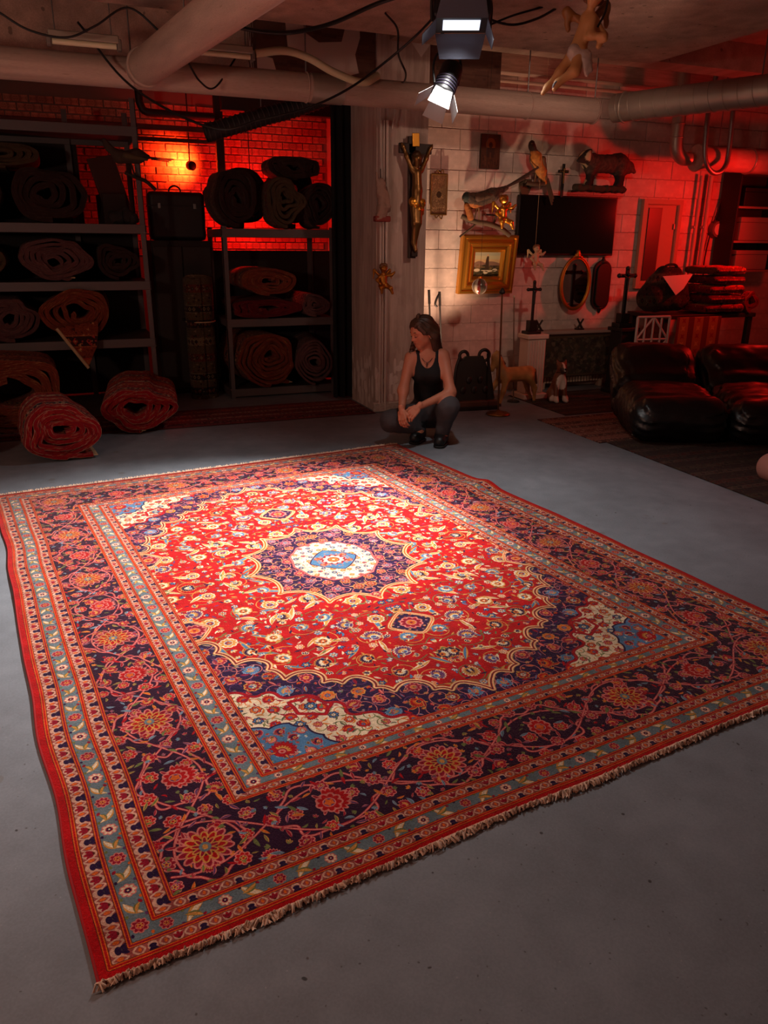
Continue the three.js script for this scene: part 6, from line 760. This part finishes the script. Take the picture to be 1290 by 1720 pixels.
  single('pink_cushion', 'pale pink cushion corner on the dark carpet at right picture edge', 'cushion', figure([[0, 0.07, 0, 0.06, 0.3, 0.07, 0.1, 0.06], [0, 0.07, 0, 0.06, -0.05, 0.07, 0.3, 0.06], [0.3, 0.07, 0.1, 0.06, 0.25, 0.07, 0.4, 0.06], [0.1, 0.08, 0.2, 0.07, 0.15, 0.08, 0.25, 0.07]], 0.2, 0.016), M(190, 130, 116, 0.9), [4.62, 0.012, -3.92], [0, -0.3, 0]);
}
{ // boxes and meter panel far right
  const t = thing('wall_cabinet', 'grey wall cabinet with open shelf at right edge of the back wall', 'cabinet', [7.72, 1.3, -7.52]); const m = M(150, 128, 116, 0.7); part(t, 'back', box(0.66, 1.1, 0.02), M(60, 46, 42, 0.9), [0, 0.55, -0.13]); for (const s of [-1, 1]) part(t, 'side_panel', box(0.025, 1.1, 0.28, 0.004), iron, [s * 0.33, 0.55, 0]); for (const y of [0.01, 0.34, 0.72, 1.09]) part(t, 'shelf', box(0.66, 0.025, 0.28, 0.004), m, [0, y, 0]);
  const lab = ['pale cardboard box on the lowest shelf of the wall cabinet', 'pale cardboard box on the middle shelf of the wall cabinet', 'dark box on the upper shelf of the wall cabinet']; [[1.325, 0.22, m], [1.655, 0.26, m], [2.035, 0.2, iron]].forEach(([y, h, mm], i) => { const b = thing('storage_box', lab[i], 'box', [7.74, y, -7.5]); part(b, 'box', box(0.5, h * 0.78, 0.2, 0.008), mm, [0, h * 0.39, 0]); part(b, 'lid', box(0.52, h * 0.22, 0.22, 0.008), mm, [0, h * 0.89, 0]); });
  const e = thing('electric_meter', 'round electric meter on the wall beside the vertical pipes', 'meter', [7.38, 1.78, -7.66]); part(e, 'case', new THREE.CylinderGeometry(0.09, 0.1, 0.07, 24).rotateX(Math.PI / 2), M(110, 90, 84, 0.5)); part(e, 'dial', new THREE.CylinderGeometry(0.065, 0.065, 0.01, 24).rotateX(Math.PI / 2), M(200, 186, 176, 0.4), [0, 0, 0.036]); part(e, 'knob', new THREE.CylinderGeometry(0.02, 0.02, 0.03, 12).rotateX(Math.PI / 2), black, [0.06, 0.02, 0.04]);
}
{ // flying putto under the ceiling
  const t = thing('flying_putto', 'carved flying putto in white loincloth hung from the ceiling', 'cherub', [2.90, 2.55, -4.30], R(-24)); const skin = M(204, 146, 92, 0.5), q = (l) => l;
  part(t, 'body', figure(q([[0.06, 0.24, 0, 0.042, 0.02, 0.12, 0, 0.046], [0.06, 0.24, 0, 0.04, 0.05, 0.27, 0.0, 0.03], [0.07, 0.31, 0.02, 0.022, 0.085, 0.37, 0.04, 0.05], [0.085, 0.26, 0.03, 0.024, 0.075, 0.165, 0.06, 0.02], [0.075, 0.165, 0.06, 0.02, 0.14, 0.155, 0.09, 0.017], [0.10, 0.26, -0.01, 0.024, 0.155, 0.17, 0.03, 0.019], [0.155, 0.17, 0.03, 0.018, 0.12, 0.11, 0.07, 0.016], [0.14, 0.155, 0.09, 0.018, 0.15, 0.14, 0.095, 0.014], [0.03, 0.09, 0.02, 0.04, -0.0, -0.01, 0.06, 0.032], [0.0, -0.01, 0.06, 0.030, -0.09, -0.07, 0.05, 0.020], [-0.09, -0.07, 0.05, 0.018, -0.11, -0.105, 0.06, 0.014], [0.0, 0.10, -0.02, 0.034, -0.07, 0.0, -0.02, 0.026], [-0.07, 0.0, -0.02, 0.024, -0.14, -0.08, -0.02, 0.016], [-0.14, -0.08, -0.02, 0.016, -0.165, -0.115, -0.01, 0.013], [0.085, 0.355, 0.09, 0.007, 0.085, 0.345, 0.095, 0.008]]), 0.026, 0.0085), skin);
  part(t, 'hair', figure([[0.07, 0.40, 0.01, 0.038, 0.11, 0.395, 0.03, 0.036], [0.06, 0.37, -0.005, 0.035, 0.11, 0.36, 0.0, 0.035]], 0.02, 0.008, null, fleck(0.006, 60)), M(110, 66, 36, 0.6)); eyes(t, [[0.068, 0.378, 0.087], [0.105, 0.378, 0.084]], 0.006, black);
  part(t, 'loincloth', figure([[0.0, 0.09, 0.02, 0.046, 0.06, 0.06, 0.03, 0.036], [0.06, 0.07, 0.04, 0.03, 0.09, 0.0, 0.04, 0.016], [0.05, 0.05, 0.06, 0.022, 0.07, -0.03, 0.05, 0.010]], 0.02, 0.008, null, fleck(0.005, 60)), M(196, 176, 164, 0.7), null, null, 'white loincloth');
  for (const [a, lab] of [[[[0.03, 0.26, -0.04, 0.02, -0.05, 0.31, -0.06, 0.026], [-0.05, 0.31, -0.06, 0.024, -0.04, 0.22, -0.05, 0.014]], 0], [[[0.10, 0.27, -0.04, 0.02, 0.17, 0.34, -0.07, 0.026], [0.17, 0.34, -0.07, 0.024, 0.18, 0.24, -0.06, 0.014]], 1]]) part(t, 'wing', figure(a, 0.02, 0.008, null, fleck(0.005, 60)), M(150, 96, 48, 0.5)); part(t, 'bow', tube([[0.16, 0.40, 0.05], [0.14, 0.28, 0.08], [0.10, 0.2, 0.10]], 0.006, 16, 6), iron); part(t, 'wire', bar([0.06, 0.28, -0.03], [0.06, 0.5, -0.03], 0.002), iron);
  part(t, 'ankle_ribbon', new THREE.TorusGeometry(0.022, 0.006, 6, 16), M(150, 150, 156, 0.5), [-0.1, -0.085, 0.055], [0.6, 0.6, 0]);
}
// ---------------------------------------------------------------- crouching woman
{
  const t = thing('person', 'woman in black tank top and dark jeans crouching by the carpet', 'person', [2.827, 0, -5.787], R(-22));
  const skin = M(196, 122, 92, 0.55, { sheen: 0.2 });
  // joints: x right, y up, z towards the viewer
  const J = { pel: [-0.05, 0.20, -0.18], wai: [-0.09, 0.42, -0.10], che: [-0.105, 0.60, -0.04], nk: [-0.11, 0.755, -0.03], hd: [-0.155, 0.90, 0.01], sL: [-0.245, 0.70, 0.0], sR: [0.03, 0.715, -0.03], eL: [-0.305, 0.455, 0.16], eR: [0.085, 0.44, 0.14], wL: [-0.318, 0.325, 0.33], wR: [-0.19, 0.352, 0.33], hipL: [-0.13, 0.20, -0.15], hipR: [0.03, 0.20, -0.17], kL: [-0.40, 0.21, 0.20], kR: [0.065, 0.33, 0.20], aL: [-0.16, 0.10, 0.03], aR: [0.025, 0.075, 0.14] };
  const B = (a, ra, b, rb) => [...(Array.isArray(a) ? a : J[a]), ra, ...(Array.isArray(b) ? b : J[b]), rb];
  const trunk = [B('wai', 0.10, 'che', 0.105), B([-0.16, 0.63, -0.02], 0.085, [-0.05, 0.635, -0.05], 0.085), B([-0.165, 0.575, 0.035], 0.058, [-0.165, 0.565, 0.04], 0.055), B([-0.045, 0.58, 0.03], 0.058, [-0.045, 0.57, 0.035], 0.055), B([-0.20, 0.70, -0.01], 0.055, [-0.01, 0.71, -0.03], 0.055), B('che', 0.10, [-0.107, 0.70, -0.035], 0.07)];
  const neck = [B([-0.108, 0.70, -0.035], 0.058, [-0.125, 0.81, -0.01], 0.047)];
  const arms = [B('sL', 0.050, 'eL', 0.040), B('eL', 0.040, 'wL', 0.026), B('sR', 0.052, 'eR', 0.041), B('eR', 0.041, 'wR', 0.026)];
  const hips = [B('pel', 0.135, 'wai', 0.105), B('hipL', 0.105, 'kL', 0.075), B('hipR', 0.105, 'kR', 0.077), B('kL', 0.072, 'aL', 0.045), B('kR', 0.074, 'aR', 0.046)];
  const feet = [B('aL', 0.04, [-0.19, 0.035, 0.13], 0.03), B('aR', 0.04, [0.005, 0.035, 0.25], 0.03)];
  const bodyList = [...trunk, ...neck, ...arms, ...hips, ...feet], fBody = bonesSdf(bodyList, 0.045), [lo, hi] = bounds(bodyList, 0.03);
  // head: turned to the viewer's left and bowed. local frame: f forward, u up, s side
  const f = V([-0.80, -0.30, 0.52]).normalize(), u0 = V([-0.18, 0.97, 0.13]), s = new THREE.Vector3().crossVectors(u0, f).normalize(), u = new THREE.Vector3().crossVectors(f, s).normalize(), H0 = V([-0.150, 0.905, 0.012]);
  const hp = (a, b, c) => [0, 1, 2].map((i) => H0.getComponent(i) + s.getComponent(i) * a + u.getComponent(i) * b + f.getComponent(i) * c);
  const hb = (a, ra, b, rb) => [...hp(...a), ra, ...hp(...b), rb];
  const skull = [hb([0, 0.025, -0.015], 0.088, [0, 0.02, -0.03], 0.086), hb([0, 0.02, 0.025], 0.074, [0, -0.03, 0.03], 0.064), hb([0, -0.05, 0.035], 0.05, [0, -0.088, 0.055], 0.026), hb([-0.035, -0.05, 0.02], 0.03, [-0.012, -0.088, 0.052], 0.02), hb([0.035, -0.05, 0.02], 0.03, [0.012, -0.088, 0.052], 0.02), hb([0.0, -0.05, -0.02], 0.05, [0.01, -0.14, -0.05], 0.046)];
  const face = [hb([0, 0.012, 0.092], 0.008, [0, -0.022, 0.110], 0.011), hb([-0.012, -0.026, 0.096], 0.008, [0.012, -0.026, 0.096], 0.008), hb([-0.016, -0.054, 0.086], 0.007, [0.016, -0.054, 0.086], 0.007), hb([-0.015, -0.064, 0.084], 0.0075, [0.015, -0.064, 0.084], 0.0075), hb([-0.035, 0.028, 0.082], 0.009, [-0.012, 0.03, 0.09], 0.008), hb([0.035, 0.028, 0.082], 0.009, [0.012, 0.03, 0.09], 0.008), hb([-0.04, -0.02, 0.06], 0.02, [-0.035, -0.02, 0.062], 0.02), hb([0.04, -0.02, 0.06], 0.02, [0.035, -0.02, 0.062], 0.02), hb([0, -0.09, 0.07], 0.013, [0, -0.088, 0.072], 0.013)];
  const ears = [-1, 1].map((k) => hb([k * 0.082, 0.012, -0.02], 0.011, [k * 0.08, -0.028, -0.012], 0.008));
  const sockets = [-1, 1].map((k) => cap(hb([k * 0.031, 0.01, 0.094], 0.013, [k * 0.029, 0.01, 0.094], 0.013)));
  const fSk = bonesSdf(skull, 0.035), fFa = bonesSdf(face, 0.01), fEar = bonesSdf(ears, 0.01);
  const headF = (x, y, z) => { let d = smin(smin(fSk(x, y, z), fFa(x, y, z), 0.014), fEar(x, y, z), 0.01); for (const q of sockets) d = -smin(-d, q(x, y, z) + 0.004, 0.012); return d; };
  const [hlo, hhi] = bounds([...skull, ...face, ...ears], 0.02);
  const neckF = bonesSdf(neck, 0.03);
  const headGeo = nets((x, y, z) => smin(headF(x, y, z), Math.max(neckF(x, y, z), 0.74 - y), 0.03), hlo, hhi, 0.0045);
  // hands: palm and five fingers each, clasped loosely
  function hand(w, dir, pn, side, curl) {   // w wrist, dir along the hand, pn back-of-hand direction, side towards the thumb
    const d = V(dir).normalize(), p = V(pn).sub(d.clone().multiplyScalar(V(pn).dot(d))).normalize(), q = new THREE.Vector3().crossVectors(d, p).multiplyScalar(side), W = V(w);
    const at = (a, b, c) => W.clone().addScaledVector(d, a).addScaledVector(q, b).addScaledVector(p, c).toArray(); const L = [];
    const seg = (a, ra, b, rb) => L.push([...a, ra, ...b, rb]);
    seg(at(-0.03, 0, 0), 0.025, at(0.02, 0, 0), 0.023); const palm = []; for (const [i, b] of [-0.028, -0.010, 0.010, 0.028].entries()) seg(at(0.015, b * 0.7, 0), 0.018, at(0.078 - Math.abs(b) * 0.25, b, 0.002), 0.0125);
    [[-0.029, 0.056], [-0.010, 0.068], [0.010, 0.074], [0.029, 0.066]].forEach(([b, len], i) => { const base = [0.076 - Math.abs(b) * 0.25, b, 0.002]; let a = base, ang = -0.25 * curl; for (const [k, r0, r1] of [[0.44, 0.0095, 0.0088], [0.32, 0.0088, 0.0080], [0.26, 0.0080, 0.0068]]) { const e = [a[0] + Math.cos(ang) * len * k * 1.15, a[1] * 1.0 + (i - 1.5) * 0.0006, a[2] + Math.sin(ang) * len * k * 1.15]; seg(at(...a), r0, at(...e), r1); a = e; ang -= 0.62 * curl; } });
    seg(at(0.012, 0.02, -0.004), 0.016, at(0.045, 0.047, -0.012), 0.0115); seg(at(0.045, 0.047, -0.012), 0.011, at(0.072, 0.052, -0.02), 0.0095); seg(at(0.072, 0.052, -0.02), 0.0095, at(0.095, 0.046, -0.026), 0.0078);
    const ff = bonesSdf(L, 0.006), [a, b] = bounds(L, 0.012); return nets(ff, a, b, 0.0034);
  }
  const handL = hand(J.wL, [0.10, -0.85, 0.35], [-0.55, 0.1, 0.8], -1, 0.9), handR = hand(J.wR, [-0.62, -0.62, 0.35], [0.05, 0.55, 0.8], 1, 1.0);
  const body = nets((x, y, z) => { const d = fBody(x, y, z); return d; }, lo, hi, 0.0115);
  const b = part(t, 'body', join([body, headGeo, handL, handR]), skin);
  // clothing
  const fTr = bonesSdf([...trunk, ...hips.slice(0, 1)], 0.05), fLeg = bonesSdf(hips, 0.05);
  const neckHole = (x, y, z) => Math.hypot((x + 0.107) / 0.95, (y - 0.735) * 0.62, 0) - 0.068;
  const tank = nets((x, y, z) => { let d = fTr(x, y, z) - 0.009 + 0.004 * nz(x * 14, y * 9, z * 14); d = Math.max(d, 0.30 - y); if (z > -0.06) d = Math.max(d, -neckHole(x, y, z)); d = Math.max(d, 0.14 - Math.hypot((x + 0.30) * 1.0, (y - 0.70) * 0.8) - 0.035, 0.14 - Math.hypot((x - 0.088) * 1.0, (y - 0.71) * 0.8) - 0.035); d = Math.max(d, y - 0.762); return d; }, [-0.36, 0.27, -0.36], [0.18, 0.79, 0.16], 0.009);
  part(t, 'tank_top', tank, M(16, 14, 17, 0.85), null, null, 'black tank top');
  const jeans = nets((x, y, z) => Math.max(fLeg(x, y, z) - 0.010 + 0.006 * nz(x * 16, y * 16, z * 16) + 0.003 * nz(x * 40, y * 40, z * 40), z < 0.06 ? y - 0.40 : -1, 0.085 - y), [-0.52, 0.04, -0.36], [0.20, 0.46, 0.32], 0.0115);
  part(t, 'jeans', jeans, M(70, 65, 68, 0.9, { sheen: 0.3 }), null, null, 'dark grey jeans');
  for (const [a, toe] of [['aL', [-0.20, 0.05, 0.16]], ['aR', [0.0, 0.05, 0.275]]]) { const q = J[a], L = [[q[0], q[1] + 0.025, q[2] - 0.005, 0.054, q[0], 0.07, q[2] - 0.01, 0.056], [q[0], 0.062, q[2] - 0.015, 0.056, toe[0], 0.05, toe[2] - 0.03, 0.046]], ff = bonesSdf(L, 0.03), [m, n] = bounds(L, 0.03); const bt = part(t, 'boot', nets((x, y, z) => Math.max(ff(x, y, z), 0.012 - y), m, n, 0.0095), M(20, 18, 18, 0.5)); part(bt, 'sole', nets((x, y, z) => Math.max(ff(x, Math.max(y, 0.045), z) - 0.004, y - 0.022, 0.001 - y), m, n, 0.0085), M(10, 9, 9, 0.7)); }
  // hair: cap, long fall at the back, a strand in front on the far side
  const cut = (x, y, z) => { const d = V([x, y, z]).sub(H0), a = d.dot(f), h = d.dot(u), w = d.dot(s); return Math.max(-(0.030 - 0.35 * Math.min(0.08, Math.max(h, -0.12)) - 1.0 * a + 0.0), 0) ; };
  const strands = [hb([0, 0.045, -0.03], 0.094, [0, 0.02, -0.045], 0.088), hb([0.02, 0.075, 0.03], 0.048, [-0.03, 0.075, 0.03], 0.046), [...hp(0.03, -0.01, -0.075), 0.062, -0.04, 0.74, -0.09, 0.062], [-0.04, 0.74, -0.09, 0.062, 0.03, 0.64, -0.14, 0.04], [...hp(0.075, 0.03, -0.01), 0.03, ...hp(0.088, -0.03, -0.055), 0.034], [...hp(0.085, -0.03, -0.05), 0.034, -0.045, 0.73, -0.03, 0.03], [-0.045, 0.73, -0.03, 0.028, -0.03, 0.66, 0.03, 0.012], [...hp(-0.07, 0.05, 0.03), 0.03, ...hp(-0.085, -0.05, 0.02), 0.028], [...hp(-0.085, -0.05, 0.02), 0.026, -0.245, 0.73, 0.02, 0.018], [...hp(-0.05, 0.055, -0.06), 0.05, -0.14, 0.74, -0.1, 0.045], [...hp(0.045, 0.085, 0.045), 0.026, ...hp(0.078, 0.02, 0.03), 0.020]];
  const fH = bonesSdf(strands, 0.028), [ga, gb] = bounds(strands, 0.02);
  const faceBall = cap(hb([0, -0.005, 0.085], 0.056, [0, -0.06, 0.085], 0.05));
  part(t, 'hair', nets((x, y, z) => { const d = V([x, y, z]).sub(H0), w = d.dot(s), a = d.dot(f); return Math.max(fH(x, y, z) + 0.0035 * Math.sin(w * 210 + a * 160 + 9 * nz(x * 10, y * 5, z * 10)), -faceBall(x, y, z)); }, ga, gb, 0.006), M(70, 44, 28, 0.5, { sheen: 0.4 }), null, null, 'long brown hair');
  part(t, 'hair_bun', figure([hb([0.0, 0.135, 0.01], 0.02, [0.005, 0.148, 0.005], 0.018)], 0.01, 0.006, null, fleck(0.003, 90)), M(70, 44, 28, 0.5), null, null, 'small topknot');
  for (const k of [-1, 1]) { part(t, 'eyelid', new THREE.SphereGeometry(0.0115, 14, 10), skin, hp(k * 0.030, 0.008, 0.083)); part(t, 'eyelash', tube([hp(k * 0.020, 0.002, 0.094), hp(k * 0.030, -0.001, 0.097), hp(k * 0.041, 0.002, 0.090)], 0.0018, 10, 5), M(30, 18, 14, 0.7)); part(t, 'eyebrow', tube([hp(k * 0.014, 0.032, 0.097), hp(k * 0.032, 0.037, 0.094), hp(k * 0.047, 0.03, 0.082)], 0.0032, 12, 5), M(60, 36, 24, 0.8)); }
  for (const y of [-0.055, -0.0635]) part(t, 'lip', tube([hp(-0.02, y - 0.001, 0.083), hp(-0.008, y + 0.001, 0.0935), hp(0.008, y + 0.001, 0.0935), hp(0.02, y - 0.001, 0.083)], 0.0042, 14, 6), M(168, 78, 70, 0.45));
  part(t, 'earring', new THREE.SphereGeometry(0.006, 10, 8), M(210, 200, 190, 0.2, { metalness: 1 }), hp(0.088, -0.04, -0.01));
  part(t, 'necklace', tube([[-0.17, 0.735, 0.0], [-0.15, 0.70, 0.055], [-0.112, 0.672, 0.078], [-0.07, 0.70, 0.05], [-0.05, 0.735, -0.01]], 0.0025, 30, 5), M(40, 30, 26, 0.4)); part(t, 'pendant', box(0.010, 0.03, 0.006, 0.002), M(40, 30, 26, 0.4), [-0.112, 0.655, 0.084]);
}
// ---------------------------------------------------------------- shadows everywhere, hand over
scene.traverse((o) => { if (o.isMesh) { o.castShadow = true; o.receiveShadow = true; } });
renderer.render(scene, camera);
